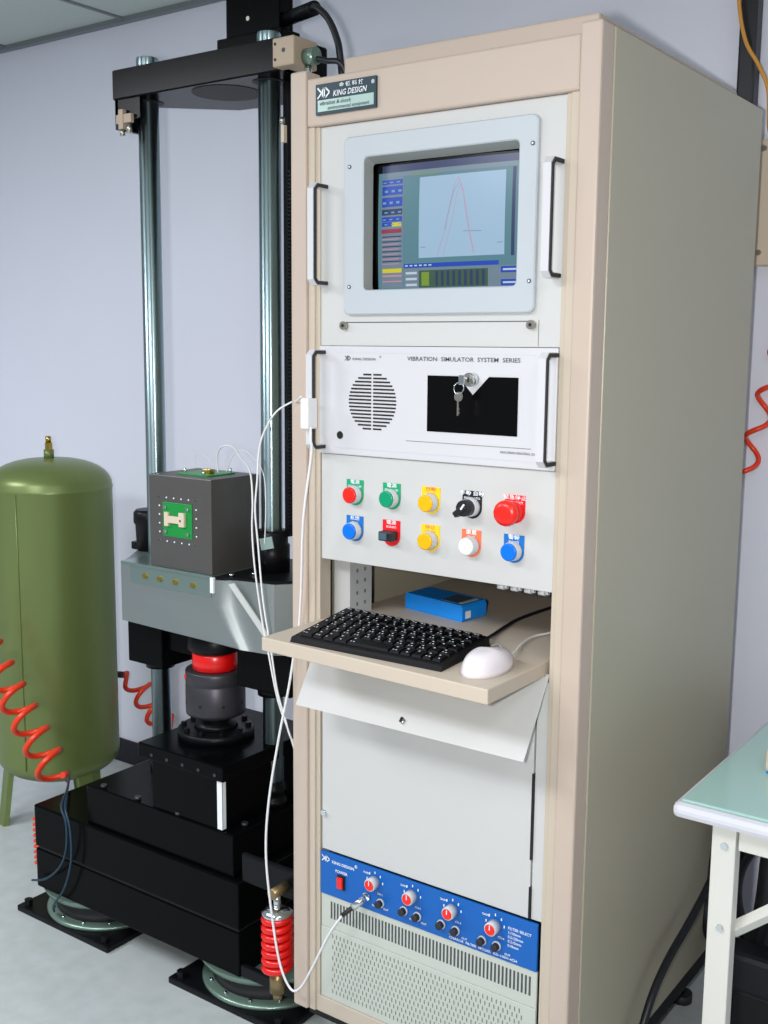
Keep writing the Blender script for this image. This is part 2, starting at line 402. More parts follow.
for (x, z) in ((-0.172, 1.787), (0.190, 1.793), (-0.172, 1.580), (0.190, 1.581)):
    G().cyl((x, -0.0105, z), (x, -0.0088, z), 0.0035, 'text', n=12).cyl((x, -0.0108, z), (x, -0.0104, z), 0.0018, 'wtext', n=8).build('screw', bz)
for x in (-0.188, 0.193):
    G().cyl((x, -0.008, 1.512), (x, 0.0, 1.512), 0.0075, 'zinc', n=16).cyl((x, -0.0085, 1.512), (x, -0.0079, 1.512), 0.003, 'dark', n=10).build('panel_screw', mon)
# curved CRT face with the picture
def E(n, c):
    m = mat('screen_' + n, tuple(v * 0.18 for v in srgb(*c)), 0.3, emit=1.0)
    m.node_tree.nodes['Principled BSDF'].inputs['Emission Color'].default_value = (*srgb(*c), 1)
    m.node_tree.nodes['Principled BSDF'].inputs['Emission Strength'].default_value = 0.72
    return m
sx0, sx1, sz0, sz1 = -0.132, 0.166, 1.578, 1.794
def crt(x, z, off=0.0):
    u = (x - 0.017) / 0.15; w = (z - 1.686) / 0.11
    return 0.0145 + 0.006 * (u * u * 0.9 + w * w * 0.5) - off
class S(G):
    def rect(s, x0, x1, z0, z1, m, lay=0):
        nx = max(1, int(abs(x1 - x0) / 0.02)); nz = max(1, int(abs(z1 - z0) / 0.03)); vs = []; fs = []
        for j in range(nz + 1):
            for i in range(nx + 1):
                x = x0 + (x1 - x0) * i / nx; z = z0 + (z1 - z0) * j / nz; vs.append((x, crt(x, z, 0.0003 * lay), z))
        for j in range(nz):
            for i in range(nx): fs.append((j * (nx + 1) + i, j * (nx + 1) + i + 1, (j + 1) * (nx + 1) + i + 1, (j + 1) * (nx + 1) + i))
        return s.add(vs, fs, m, True)
    def line(s, pts, w, m, lay=3):
        for a, b in zip(pts[:-1], pts[1:]):
            d = Vector((b[0] - a[0], b[1] - a[1])); d.normalize(); n = Vector((-d.y, d.x)) * w / 2
            q = [(a[0] - n.x, a[1] - n.y), (b[0] - n.x, b[1] - n.y), (b[0] + n.x, b[1] + n.y), (a[0] + n.x, a[1] + n.y)]
            s.add([(x, crt(x, z, 0.0003 * lay), z) for x, z in q], [(0, 1, 2, 3)], m)
em = dict(bg=E('teal', (86, 130, 142)), dk=E('navy', (44, 58, 100)), plot=E('plot', (158, 188, 214)), b=E('blue', (30, 70, 180)), gy=E('grey', (112, 132, 148)),
          y=E('yellow', (212, 200, 40)), r=E('maroon', (150, 50, 76)), g=E('green', (58, 92, 72)), w=E('white', (190, 205, 220)), pk=E('pink', (196, 140, 160)), g2=E('olive', (120, 150, 50)), cy=E('cyan', (110, 160, 190)))
g = S(); g.rect(-0.141, 0.167, 1.571, 1.797, 'blackglass', 0).rect(-0.130, 0.166, 1.5745, 1.775, em['bg'], 1)
g.build('picture_tube', mon)
g = S()
g.rect(-0.122, 0.166, 1.775, 1.787, em['dk'], 2); g.rect(-0.122, 0.166, 1.767, 1.7745, em['gy'], 2)
g.rect(-0.122, -0.074, 1.578, 1.766, em['gy'], 2)
rows = [(1.755, 1.763, 'b'), (1.737, 1.752, 'b'), (1.717, 1.733, 'b'), (1.703, 1.713, 'dk'), (1.692, 1.700, 'b'), (1.684, 1.691, 'b')]
for z0, z1, c in rows: g.rect(-0.121, -0.076, z0, z1, em[c], 3)
for k, (z0, z1, c) in enumerate(rows):
    for j in range(3): g.rect(-0.119 + j * 0.015 + (k % 2) * 0.004, -0.112 + j * 0.015 + (k % 2) * 0.004, z0 + 0.3 * (z1 - z0), z0 + 0.55 * (z1 - z0), em['cy'], 4)
g.rect(-0.098, -0.077, 1.683, 1.690, em['y'], 4); g.rect(-0.122, -0.077, 1.672, 1.679, em['r'], 3)
for k in range(6):
    g.rect(-0.120, -0.077, 1.665 - k * 0.0085, 1.667 - k * 0.0085, em['dk'], 3)
    g.rect(-0.120, -0.083, 1.661 - k * 0.0085, 1.6623 - k * 0.0085, em['pk'], 3)
g.rect(-0.120, -0.077, 1.604, 1.611, em['y'], 3); g.rect(-0.120, -0.077, 1.597, 1.600, em['pk'], 3); g.rect(-0.120, -0.077, 1.588, 1.590, em['pk'], 3)
g.rect(-0.040, 0.128, 1.627, 1.762, em['plot'], 2)
L1 = [(-0.002, 1.630), (0.010, 1.66), (0.020, 1.70), (0.030, 1.742), (0.038, 1.757), (0.046, 1.742), (0.056, 1.70), (0.064, 1.66), (0.072, 1.632)]
g.line(L1, 0.0009, em['pk']); g.line([(x * 0.8 + 0.012, z - 0.012 if z > 1.66 else z) for x, z in L1], 0.0007, em['pk'])
g.line([(-0.036, 1.645), (0.125, 1.647)], 0.0009, em['bg']); g.line([(0.050, 1.668), (0.085, 1.667)], 0.0008, em['bg'])
g.line([(0.014, 1.672), (0.018, 1.69), (0.03, 1.735), (0.04, 1.748)], 0.0005, em['bg'])
g.rect(0.140, 0.146, 1.625, 1.766, em['dk'], 2); g.rect(-0.072, 0.118, 1.611, 1.618, em['b'], 3)
for k in range(6): g.rect(-0.069 + k * 0.010, -0.063 + k * 0.010, 1.6135, 1.6158, em['w'], 4)
g.rect(-0.072, 0.166, 1.5745, 1.610, em['gy'], 2); g.rect(-0.040, 0.098, 1.577, 1.606, em['g'], 3); g.rect(-0.034, -0.018, 1.580, 1.603, em['g2'], 4)
for k in range(9): g.rect(-0.005 + k * 0.0115, 0.000 + k * 0.0115, 1.579, 1.604, em['dk'], 4)
for k in range(3): g.rect(-0.068, -0.044, 1.580 + k * 0.010, 1.584 + k * 0.010, em['w'], 3)
g.rect(0.122, 0.164, 1.598, 1.608, em['b'], 3); g.rect(0.122, 0.164, 1.577, 1.587, em['b'], 3); g.rect(0.126, 0.158, 1.6015, 1.6045, em['w'], 4); g.rect(0.126, 0.158, 1.5805, 1.5835, em['w'], 4)
g.rect(-0.056, 0.0, 1.766, 1.7675, em['g2'], 4)
g.build('screen_picture', mon)
g = G(); g.box(-0.150, 0.178, 0.060, 0.45, 1.560, 1.812, 'dark', bev=0.01); g.build('monitor_housing', mon)

def handle(parent, x, z0, z1, wide=0.014, pro=0.036):
    """white D-shaped pull handle with a black rubber inlay on its inner side"""
    g = G(); r = 0.010
    p = [(x, 0.002, z0), (x, -pro + r, z0), (x, -pro, z0 + r), (x, -pro, z1 - r), (x, -pro + r, z1), (x, 0.002, z1)]
    def sweep(x0, x1, t, off, m):
        o = [(0.0, z0 - t), (-pro - t + r, z0 - t), (-pro - t, z0 - t + r), (-pro - t, z1 + t - r), (-pro - t + r, z1 + t), (0.0, z1 + t)]
        i = [(0.0, z0 + off), (-pro + off + r * .3, z0 + off), (-pro + off, z0 + off + r * .3), (-pro + off, z1 - off - r * .3), (-pro + off + r * .3, z1 - off), (0.0, z1 - off)]
        vs = [(xx, a, b) for xx in (x0, x1) for (a, b) in o + i]; fs = []
        for k in range(5):
            fs += [(k, k + 1, k + 7, k + 6), (12 + k, 18 + k, 19 + k, 13 + k), (k, 12 + k, 13 + k, k + 1), (6 + k, 7 + k, 19 + k, 18 + k)]
        fs += [(0, 6, 18, 12), (5, 17, 23, 11)]
        g.add(vs, fs, m)
    sweep(x - wide / 2, x + wide / 2 - 0.0005, 0.0045, 0.0045, 'white')
    h = g.build('handle', parent)
    g2 = G(); gg = g
    g = g2
    def sw2(x0, x1, t, m):
        o = [(0.0, z0 - t), (-pro - t + r, z0 - t), (-pro - t, z0 - t + r), (-pro - t, z1 + t - r), (-pro - t + r, z1 + t), (0.0, z1 + t)]
        i = [(0.0, z0 + t), (-pro + t + r * .5, z0 + t), (-pro + t, z0 + t + r * .5), (-pro + t, z1 - t - r * .5), (-pro + t + r * .5, z1 - t), (0.0, z1 - t)]
        vs = [(xx, a, b) for xx in (x0, x1) for (a, b) in o + i]; fs = []
        for k in range(5):
            fs += [(k, k + 1, k + 7, k + 6), (12 + k, 18 + k, 19 + k, 13 + k), (k, 12 + k, 13 + k, k + 1), (6 + k, 7 + k, 19 + k, 18 + k)]
        fs += [(0, 6, 18, 12), (5, 17, 23, 11)]
        g2.add(vs, fs, m)
    sw2(x + wide / 2 - 0.0005, x + wide / 2 + 0.0015, 0.0032, 'rubber')
    g2.build('rubber_inlay', h)
    return h
handle(mon, -0.236, 1.588, 1.758); handle(mon, 0.233, 1.588, 1.762)

# ---- rack computer
pc = empty('rack_computer', (0, 0.1, 1.28), 'white rack computer with round speaker slots and black drive window below the monitor', 'computer')
Y1 = -0.006
def disc_pts(cx, cz, r, n=32): return [(cx + r * math.cos(2 * PI * i / n), cz + r * math.sin(2 * PI * i / n)) for i in range(n)]
g = G().box(-0.2435, 0.2435, Y1, 0.012, 1.2785, 1.4755, 'white', bev=0.002)
g.box(-0.047, 0.2, Y1 - 0.0006, Y1 + 0.001, 1.3115, 1.3125, 'vdark')
g.box(-0.205, 0.205, Y1 - 0.0006, Y1 + 0.001, 1.4635, 1.4642, 'ring'); g.box(-0.205, 0.205, Y1 - 0.0006, Y1 + 0.001, 1.2905, 1.2912, 'ring')
g.build('front_panel', pc)
G().box(-0.215, 0.215, 0.0125, 0.45, 1.283, 1.4715, 'zinc').build('chassis', pc)
g = G()
for k in range(16):
    z = 1.4255 - k * 0.00645; h = math.sqrt(max(0, 0.0525 ** 2 - (z - 1.377) ** 2))
    if h < 0.008: h = 0.010
    for s_ in (-1, 1):
        a, b = sorted((-0.1215 + s_ * 0.0022, -0.1215 + s_ * h)); g.box(a, b, Y1 - 0.0008, Y1 + 0.0005, z - 0.0015, z + 0.0015, 'dark')
g.build('speaker_slots', pc)
G().prism([(-0.003, 1.331), (0.174, 1.331), (0.174, 1.427), (0.119, 1.427), (0.088, 1.396), (0.058, 1.427), (-0.003, 1.427)], Y1 - 0.0012, Y1 + 0.001, 'blackglass', 'y').build('drive_window', pc)
G().cyl((-0.194, Y1 - 0.001, 1.314), (-0.194, Y1 + 0.001, 1.314), 0.0072, 'dark', n=20).cyl((-0.194, Y1 - 0.0006, 1.314), (-0.194, Y1 + 0.001, 1.314), 0.0085, 'ring', n=20).build('cable_port', pc)
lk = G().cyl((0.088, -0.0215, 1.422), (0.088, Y1, 1.422), 0.0115, 'chrome', n=24).cyl((0.088, -0.0225, 1.422), (0.088, -0.0213, 1.422), 0.0085, 'zinc', n=20)
lk.box(0.0865, 0.0895, -0.0232, -0.0224, 1.4175, 1.4265, 'dark'); lk.build('lock', pc)
g = G(); logo(g, -0.183, 1.454, 0.0085, Y1 - 0.0008, 'text')
g.text('KING DESIGN', -0.166, 1.4525, 0.0062, Y1 - 0.0008, 'text', sx=1.35); g.text('®', -0.106, 1.457, 0.005, Y1 - 0.0008, 'text')
g.build('maker_mark', pc); g = G()
g.text('VIBRATION  SIMULATOR  SYSTEM  SERIES', -0.046, 1.4545, 0.0102, Y1 - 0.0008, 'text', sx=1.19)
g.build('title_lettering', pc); g = G()
g.text('KING DESIGN INDUSTRIAL CO.', 0.143, 1.3035, 0.0055, Y1 - 0.0008, 'text', sx=0.85)
g.build('lettering', pc)
handle(pc, -0.2365, 1.291, 1.464, pro=0.040); handle(pc, 0.236, 1.291, 1.464, pro=0.040)
# keys hanging in the lock
ks = empty('key_ring', (0.082, -0.025, 1.41), 'small bunch of steel keys hanging from the lock on the white computer', 'keys')
g = G().cyl((0.087, -0.034, 1.424), (0.087, -0.0236, 1.424), 0.0022, 'chrome', n=8)
g.box(0.0785, 0.0895, -0.038, -0.0355, 1.414, 1.430, 'chrome', bev=0.001); g.build('key_in_lock', ks)
G().tube([(0.0785 + 0.0095 * math.cos(2 * PI * i / 16), -0.036 + 0.002 * math.sin(2 * PI * i / 16), 1.408 + 0.0095 * math.sin(2 * PI * i / 16)) for i in range(17)], 0.0009, 'chrome', n=6, sub=1).build('ring', ks)
g = G().cyl((0.078, -0.0365, 1.394), (0.078, -0.0345, 1.394), 0.008, 'zinc', n=16).box(0.0755, 0.0785, -0.0362, -0.0348, 1.3625, 1.388, 'zinc')
g.box(0.0785, 0.0805, -0.0362, -0.0348, 1.366, 1.369, 'zinc').box(0.0785, 0.0800, -0.0362, -0.0348, 1.372, 1.375, 'zinc'); g.build('hanging_key', ks)

# ---- switch panel
sw = empty('switch_panel', (0, 0.01, 1.08), 'light grey switch panel with ten coloured push buttons and legends', 'control panel')
G().box(-0.2425, 0.2435, 0.0, 0.006, 1.0775, 1.2775, 'panel', bev=0.0012).build('front_panel', sw)
def legend(x, zt, m, l1, l2, parent, big=False):
    w, h = (0.0385, 0.0475); r = w / 2
    p = [(x - r, zt), (x - r, zt - h + r)] + [(x + r * math.cos(a), zt - h + r + r * math.sin(a)) for a in [PI + PI * i / 12 for i in range(1, 12)]] + [(x + r, zt - h + r), (x + r, zt)]
    g = G().prism(p, -0.0012, 0.0, m, 'y')
    tc = 'wtext' if m != 'yellow' else 'orange'
    g.text(l1, x, zt - 0.0045, 0.0085, -0.0016, tc, align='CENTER', sx=1.3); g.text(l2, x, zt - 0.0125, 0.0055, -0.0016, tc, align='CENTER', sx=1.0)
    return g.build('legend_plate', parent)
def push(x, zt, lm, bm_, l1, l2, lens=0.0160, dep=0.017, label=None):
    lp = legend(x, zt, lm, l1, l2, sw); z = zt - 0.0475 + 0.0205
    g = G().lathe((x, 0, z), [(0.0168, -0.0014), (0.0168, -0.006), (0.0158, -0.008), (0.0158, -dep + 0.002), (0.0150, -dep)], 'ring', n=28, axis='y')
    b = g.build('push_button', sw)
    if label: b['label'] = label
    g = G().lathe((x, 0, z), [(lens - 0.001, -dep), (lens - 0.001, -dep - 0.0025), (lens - 0.003, -dep - 0.0040)], bm_, n=28, axis='y'); g.build('lens', b)
cx = [-0.163, -0.0805, 0.0035, 0.0875, 0.1705]; zt1, zt2 = 1.2335, 1.1665
push(cx[0], zt1, 'green', 'redb', '電源', 'POWER OFF', label='red lens button on a green plate')
push(cx[1], zt1, 'green', 'greenb', '電源', 'POWER ON', label='green lens button')
push(cx[2], zt1, 'yellow', 'yellowb', '啟動', 'START', label='upper amber lens button')
push(cx[0], zt2, 'blue', 'blueb', '系統', 'PUMP', label='blue lens button on the left')
push(cx[2], zt2, 'yellow', 'yellowb', '停止', 'RETURN', label='lower amber lens button')
push(cx[3], zt2, 'orange', 'wlens', '重置', 'RESET', label='white lens button on an orange plate')
push(cx[4], zt2, 'blue', 'blueb', '警報', 'BUZZER', label='blue lens button on the right')
# rotary selector (black)
legend(cx[3], zt1, 'blackl', '手動 自動', 'MAN   AUTO', sw); z = zt1 - 0.027
g = G().lathe((cx[3], 0, z), [(0.0168, -0.0014), (0.0168, -0.007), (0.0155, -0.010), (0.0155, -0.016)], 'ring', n=28, axis='y'); rs = g.build('rotary_selector', sw)
g = G().lathe((cx[3], 0, z), [(0.0145, -0.016), (0.0140, -0.030), (0.0125, -0.033)], 'blackl', n=24, axis='y')
g.box(cx[3] - 0.021, cx[3] + 0.008, -0.035, -0.018, z - 0.0055, z + 0.0055, 'blackl', bev=0.002, rot=Matrix.Rotation(math.radians(-38), 3, 'Y'), piv=(cx[3], -0.026, z))
g.box(cx[3] - 0.002, cx[3] + 0.001, -0.0356, -0.0335, z - 0.002, z + 0.009, 'wtext', rot=Matrix.Rotation(math.radians(35), 3, 'Y'), piv=(cx[3], -0.03, z)); g.build('knob', rs)
# emergency stop
legend(cx[4], zt1, 'redl', '緊急停止', 'EMERGENCY', sw); z = zt1 - 0.027
g = G().lathe((cx[4], 0, z), [(0.0165, -0.0014), (0.0165, -0.006), (0.012, -0.009), (0.011, -0.020)], 'redb', n=28, axis='y'); es = g.build('emergency_stop', sw)
G().lathe((cx[4], 0, z), [(0.012, -0.020), (0.0205, -0.024), (0.0215, -0.028), (0.0215, -0.034), (0.0195, -0.038), (0.012, -0.0405), (0.002, -0.041)], 'redb', n=32, axis='y').build('mushroom_head', es)
# rectangular selector window on red
legend(cx[1], zt2, 'redl', '電源', 'SCHUKO', sw); z = zt2 - 0.027
g = G().box(cx[1] - 0.013, cx[1] + 0.015, -0.024, -0.0013, z - 0.0085, z + 0.0085, 'blackl', bev=0.002); rc = g.build('square_switch', sw)
G().box(cx[1] - 0.010, cx[1] + 0.006, -0.0252, -0.0238, z - 0.0060, z + 0.0060, 'lcd', bev=0.0005).build('switch_window', rc)

# ---- blue amplifier
amp = empty('signal_amplifier', (0, 0.05, 0.404), 'blue fronted amplifier strip with four grey knobs and a red rocker switch', 'amplifier')
G().box(-0.2415, 0.2385, -0.004, 0.002, 0.4045, 0.4925, 'ampblue', bev=0.001).build('front_panel', amp)
G().box(-0.22, 0.22, 0.0025, 0.30, 0.408, 0.488, 'zinc').build('chassis', amp)
YA = -0.0047
g = G(); logo(g, -0.2375, 0.4795, 0.0125, YA, 'wtext'); g.text('KING DESIGN', -0.213, 0.4765, 0.0085, YA, 'wtext', sx=1.05); g.text('®', -0.157, 0.483, 0.009, YA, 'wtext')
g.build('maker_mark', amp); g = G(); g.text('POWER', -0.204, 0.4605, 0.0085, YA, 'wtext', sx=1.0)
g.build('power_lettering', amp)
for k, x in enumerate((-0.1085, -0.022, 0.066, 0.155)):
    g = G()
    for j in range(7):
        a = math.radians(215 - j * 42); xx, zz = x + 0.0185 * math.cos(a), 0.4665 + 0.0185 * math.sin(a)
        if j in (1, 2, 3, 4, 5): g.add([(xx - 0.0011, YA, zz - 0.0025), (xx + 0.0011, YA, zz - 0.0025), (xx + 0.0011, YA, zz + 0.0025), (xx - 0.0011, YA, zz + 0.0025)], [(0, 1, 2, 3)], 'wtext')
    g.text('GAIN', x - 0.027, 0.4795, 0.0058, YA, 'wtext'); g.text('CH-%d' % (k + 1), x + 0.006, 0.4450, 0.0058, YA, 'wtext')
    g.text('IN', x - 0.006, 0.4180, 0.0058, YA, 'wtext'); g.text('OUT', x + 0.020, 0.4180, 0.0058, YA, 'wtext')
    g.build('dial_marking', amp)
g = G()
g.text('CHARGE  FILTER  MODEL  KD-100H-4CH', 0.060, 0.4115, 0.0066, YA, 'wtext', sx=1.18)
g.build('model_lettering', amp); g = G()
for j, t in enumerate(('FILTER SELECT', '1:/10mm', '0.5:/20mm', '0.2:/5mm', '0:/0mm')): g.text(t, 0.181, 0.4690 - j * 0.0082, 0.0072, YA, 'wtext', sx=1.0)
g.build('lettering', amp)
for x, zz in ((-0.1085, 0.4665), (-0.022, 0.4655), (0.066, 0.4650), (0.155, 0.4645)):
    kb = G().lathe((x, 0, zz), [(0.0125, -0.0045), (0.0122, -0.022), (0.0112, -0.0235)], 'ring', n=24, axis='y').build('knob', amp)
    g = G().lathe((x, 0, zz), [(0.0100, -0.0236), (0.0096, -0.0245)], 'redb', n=24, axis='y'); g.box(x - 0.0008, x + 0.0008, -0.0250, -0.0244, zz, zz + 0.009, 'wtext'); g.build('knob_cap', kb)
for x, zz in ((-0.094, 0.4285), (-0.040, 0.4305), (-0.0095, 0.4290), (0.0435, 0.4310), (0.0745, 0.4290), (0.130, 0.4285), (0.160, 0.4285)):
    j_ = G().lathe((x, 0, zz), [(0.0088, -0.0045), (0.0085, -0.008)], 'ring', n=20, axis='y').build('socket', amp)
    G().lathe((x, 0, zz), [(0.0070, -0.008), (0.0068, -0.017), (0.0055, -0.018)], 'rubber', n=20, axis='y').build('dust_cap', j_)
G().lathe((-0.1265, 0, 0.432), [(0.0085, -0.0045), (0.0082, -0.009)], 'chrome', n=20, axis='y').build('socket', amp)
rk = G().box(-0.1985, -0.1795, -0.007, -0.0042, 0.4265, 0.4555, 'dark', bev=0.001).build('rocker_switch', amp)
G().box(-0.1955, -0.1825, -0.0125, -0.0068, 0.4295, 0.4525, 'redb', bev=0.002).build('rocker', rk)

# ---- ventilated blanking panel
vp = empty('vent_panel', (0, 0.02, 0.19), 'pale perforated ventilation panel at the bottom of the cabinet', 'vent panel')
G().box(-0.2415, 0.2385, -0.002, 0.004, 0.183, 0.3335, 'grille', bev=0.001).build('lower_plate', vp)
G().box(-0.2415, 0.2385, -0.001, 0.004, 0.3340, 0.4035, 'grille', bev=0.001).build('upper_plate', vp)
g = G(); n = 58
for k in range(n):
    x = -0.216 + 0.441 * k / (n - 1); g.box(x - 0.0017, x + 0.0017, -0.0018, 0.0, 0.3555, 0.391, 'text')
g.build('vent_slots', vp)
g = G()
for r_ in range(11):
    z = 0.320 - r_ * 0.0118
    for c_ in range(46):
        x = -0.212 + 0.0093 * c_ + (0.0046 if r_ % 2 else 0); g.add([(x - 0.0011, -0.00245, z - 0.0042), (x + 0.0011, -0.00245, z - 0.0042), (x + 0.0011, -0.00245, z + 0.0042), (x - 0.0011, -0.00245, z + 0.0042)], [(0, 1, 2, 3)], 'vdark')
g.build('perforation', vp)

# ------------------------------------------------------------------ things on the tray
kbd = empty('keyboard', (-0.03, -0.07, 0.9602), 'black compact computer keyboard on the pulled-out tray', 'keyboard')
KF = [Vector((-0.180, -0.166, 0)), Vector((0.131, -0.158, 0)), Vector((0.118, 0.020, 0)), Vector((-0.212, 0.040, 0))]
def KP(u, w, h):  # u across 0..1, w depth 0..1
    a = KF[0].lerp(KF[1], u); b = KF[3].lerp(KF[2], u); p = a.lerp(b, w); return Vector((p.x, p.y, 0.9602 + h))
def kh(w): return 0.009 + 0.010 * w
g = G(); vs = [KP(0, 0, 0), KP(1, 0, 0), KP(1, 1, 0), KP(0, 1, 0), KP(0.004, .02, kh(0)), KP(.996, .02, kh(0)), KP(.994, .98, kh(1)), KP(.006, .98, kh(1))]
g.add(vs, [(3, 2, 1, 0), (4, 5, 6, 7), (0, 1, 5, 4), (1, 2, 6, 5), (2, 3, 7, 6), (3, 0, 4, 7)], 'kb'); g.build('case', kbd)
keys = G(); prn = G(); nc = 15; key_list = []
def keycap(u0, u1, w0, w1):
    m = 0.0014 / 0.32; mw = 0.0014 / 0.19; u0 += m; u1 -= m; w0 += mw; w1 -= mw
    b = [KP(u, w, kh(w) + 0.0002) for u, w in ((u0, w0), (u1, w0), (u1, w1), (u0, w1))]
    e = 0.004; f = 0.012
    t = [KP(u, w, kh(w) + 0.0045) for u, w in ((u0 + e, w0 + f), (u1 - e, w0 + f), (u1 - e, w1 - f), (u0 + e, w1 - f))]
    k = G().add(b + t, [(4, 5, 6, 7), (0, 1, 5, 4), (1, 2, 6, 5), (2, 3, 7, 6), (3, 0, 4, 7), (3, 2, 1, 0)], 'key')
    def mark(uu, ww, du, dw):
        q = [KP(uu + a, ww + b_, kh(ww) + 0.0047) for a, b_ in ((0, 0), (du, 0), (du, dw), (0, dw))]
        k.add(q, [(0, 1, 2, 3)], 'wtext')
    mark(u0 + 0.010, w1 - 0.05, 0.010, 0.022)
    if random.random() < 0.75: mark(u0 + 0.028, w0 + 0.028, 0.009, 0.020)
    if random.random() < 0.5: mark(u0 + 0.010, w0 + 0.030, 0.007, 0.018)
    k.build('key', kbd)
wr = [(0.86, 0.96), (0.70, 0.85), (0.55, 0.70), (0.40, 0.55), (0.25, 0.40), (0.08, 0.25)]
lay = [16, 15, 15, 14, 13]
for (w0, w1), nk in zip(wr[:5], lay):
    for k in range(nk): keycap(0.03 + 0.94 * k / nk, 0.03 + 0.94 * (k + 1) / nk, w0, w1)
us = [0.03, 0.12, 0.19, 0.27, 0.36, 0.64, 0.71, 0.78, 0.85, 0.91, 0.97]
for a, b in zip(us[:-1], us[1:]): keycap(a, b, *wr[5])
g = G()
for k in range(6):
    q = [KP(0.03 + k * 0.022, 0.945 + .02, kh(1) + 0.0006), KP(0.046 + k * 0.022, 0.945 + .02, kh(1) + 0.0006), KP(0.046 + k * 0.022, 0.975, kh(1) + 0.0006), KP(0.03 + k * 0.022, 0.975, kh(1) + 0.0006)]
    g.add(q, [(0, 1, 2, 3)], 'wtext')
g.build('badge', kbd)
G().tube([(0.104, 0.027, 0.970), (0.087, 0.085, 0.964), (0.074, 0.16, 0.964), (0.067, 0.24, 0.964), (0.08, 0.42, 0.964), (0.10, 0.59, 0.964)], 0.0034, 'bcable', n=8).build('cord', kbd)

ms = empty('computer_mouse', (0.17, -0.10, 0.9602), 'white computer mouse on the tray beside the keyboard', 'mouse')
# mouse body: an ellipsoid-like dome
ax = Vector((-0.04, 1.0, 0)).normalized(); px_ = Vector((ax.y, -ax.x, 0)); c0 = Vector((0.183, -0.098, 0.9602))
vs = []; fs = []; nu, nv = 24, 10
for j in range(nv + 1):
    for i in range(nu):
        a = 2 * PI * i / nu; t = j / nv * PI / 2
        rr = math.cos(t) ** 0.55 if j < nv else 0.0
        L_ = 0.065 * math.cos(a); w_ = (0.034 - 0.003 * math.cos(a)) * math.sin(a)
        hh = 0.036 * math.sin(t) ** 0.9 * (1 - 0.18 * (L_ / 0.06) * (1 if L_ > 0 else -0.2))
        vs.append(c0 + ax * L_ * rr + px_ * w_ * rr + Vector((0, 0, hh)))
for j in range(nv):
    for i in range(nu): fs.append((j * nu + i, j * nu + (i + 1) % nu, (j + 1) * nu + (i + 1) % nu, (j + 1) * nu + i))
g = G().add(vs, fs + [tuple(range(nu - 1, -1, -1))], 'mouse', [True] * len(fs) + [False]); g.build('body', ms)
G().tube([c0 + ax * 0.047 + Vector((0, 0, 0.012)), c0 + ax * 0.09 + Vector((0.0, 0, 0.006)), (0.158, 0.06, 0.9635), (0.150, 0.12, 0.9635), (0.165, 0.20, 0.9635), (0.165, 0.50, 0.9635)], 0.0022, 'wcable', n=8).build('cord', ms)
G().tube([c0 + ax * 0.057 + px_ * 0.001 + Vector((0, 0, 0.014)), c0 + ax * 0.035 + Vector((0, 0, 0.0335)), c0 + ax * 0.012 + Vector((0, 0, 0.0368))], 0.0006, 'ring', n=5).build('button_seam', ms)

bb = empty('handheld_instrument', (-0.09, 0.18, 0.9602), 'bright blue plastic handheld instrument lying behind the keyboard', 'instrument')
BA = [Vector((-0.164, 0.168)), Vector((-0.012, 0.137)), Vector((-0.004, 0.212)), Vector((-0.156, 0.243))]
def prism_taper(g, poly, z0, z1, m, inset=0.003):
    c = sum(poly, Vector((0, 0))) / len(poly); vs = []
    for zz, s_ in ((z0, .97), (z0 + 0.004, 1.0), (z1 - 0.004, 1.0), (z1, .96)):
        for p in poly: q = c + (p - c) * s_; vs.append((q.x, q.y, zz))
    n = len(poly); fs = [(j * n + i, j * n + (i + 1) % n, (j + 1) * n + (i + 1) % n, (j + 1) * n + i) for j in range(3) for i in range(n)]
    fs += [tuple(range(n - 1, -1, -1)), tuple(3 * n + i for i in range(n))]; g.add(vs, fs, m); return g
prism_taper(G(), BA, 0.9602, 0.992, 'box').build('case', bb)
def BQ(u, w): return BA[0].lerp(BA[1], u).lerp(BA[3].lerp(BA[2], u), w)
g = G(); q = [BQ(.58, .12), BQ(.95, .12), BQ(.95, .82), BQ(.58, .82)]
g.prism([(p.x, p.y) for p in q], 0.992, 0.9932, 'lcd').build('display', bb)
g = G(); q = [BQ(.88, .15), BQ(.94, .15), BQ(.94, .82), BQ(.88, .82)]; g.prism([(p.x, p.y) for p in q], 0.9932, 0.9938, 'ring')
g.build('display_trim', bb)
g = G(); a = BA[1].lerp(BA[2], .10); b = BA[1].lerp(BA[2], .32); o_ = Vector((0.0014, -0.0002))
g.add([(a.x + o_.x, a.y, 0.966), (b.x + o_.x, b.y, 0.966), (b.x + o_.x, b.y, 0.980), (a.x + o_.x, a.y, 0.980)], [(0, 1, 2, 3)], 'wtext').build('label_sticker', bb)

# ------------------------------------------------------------------ vibration test machine
vm = empty('vibration_test_machine', (-0.86, 0.33, 0), 'large black vibration test machine with two chrome columns and a silver table', 'test machine')
XL, XR, YC, CR = -0.962, -0.588, 0.25, 0.0242
g = G().box(-1.222, -0.515, 0.05, 0.61, 0.095, 0.199, 'blk', bev=0.003).box(-1.216, -0.519, 0.054, 0.60, 0.199, 0.204, 'dark').box(-1.224, -0.515, 0.05, 0.61, 0.204, 0.315, 'blk', bev=0.004)
g.build('reaction_mass', vm)
g = G().box(-1.03, -0.541, 0.062, 0.56, 0.3152, 0.413, 'blk', bev=0.003)
s2 = g.build('mounting_slab', vm)
for (x, y) in ((-0.98, 0.075), (-0.86, 0.075), (-0.72, 0.072), (-0.56, 0.12), (-0.56, 0.35)): G().cyl((x, y, 0.4132), (x, y, 0.420), 0.008, 'gun', n=10).build('bolt', s2)
G().box(-0.800, -0.577, 0.067, 0.36, 0.4132, 0.5295, 'blk', bev=0.002).build('pedestal', vm)
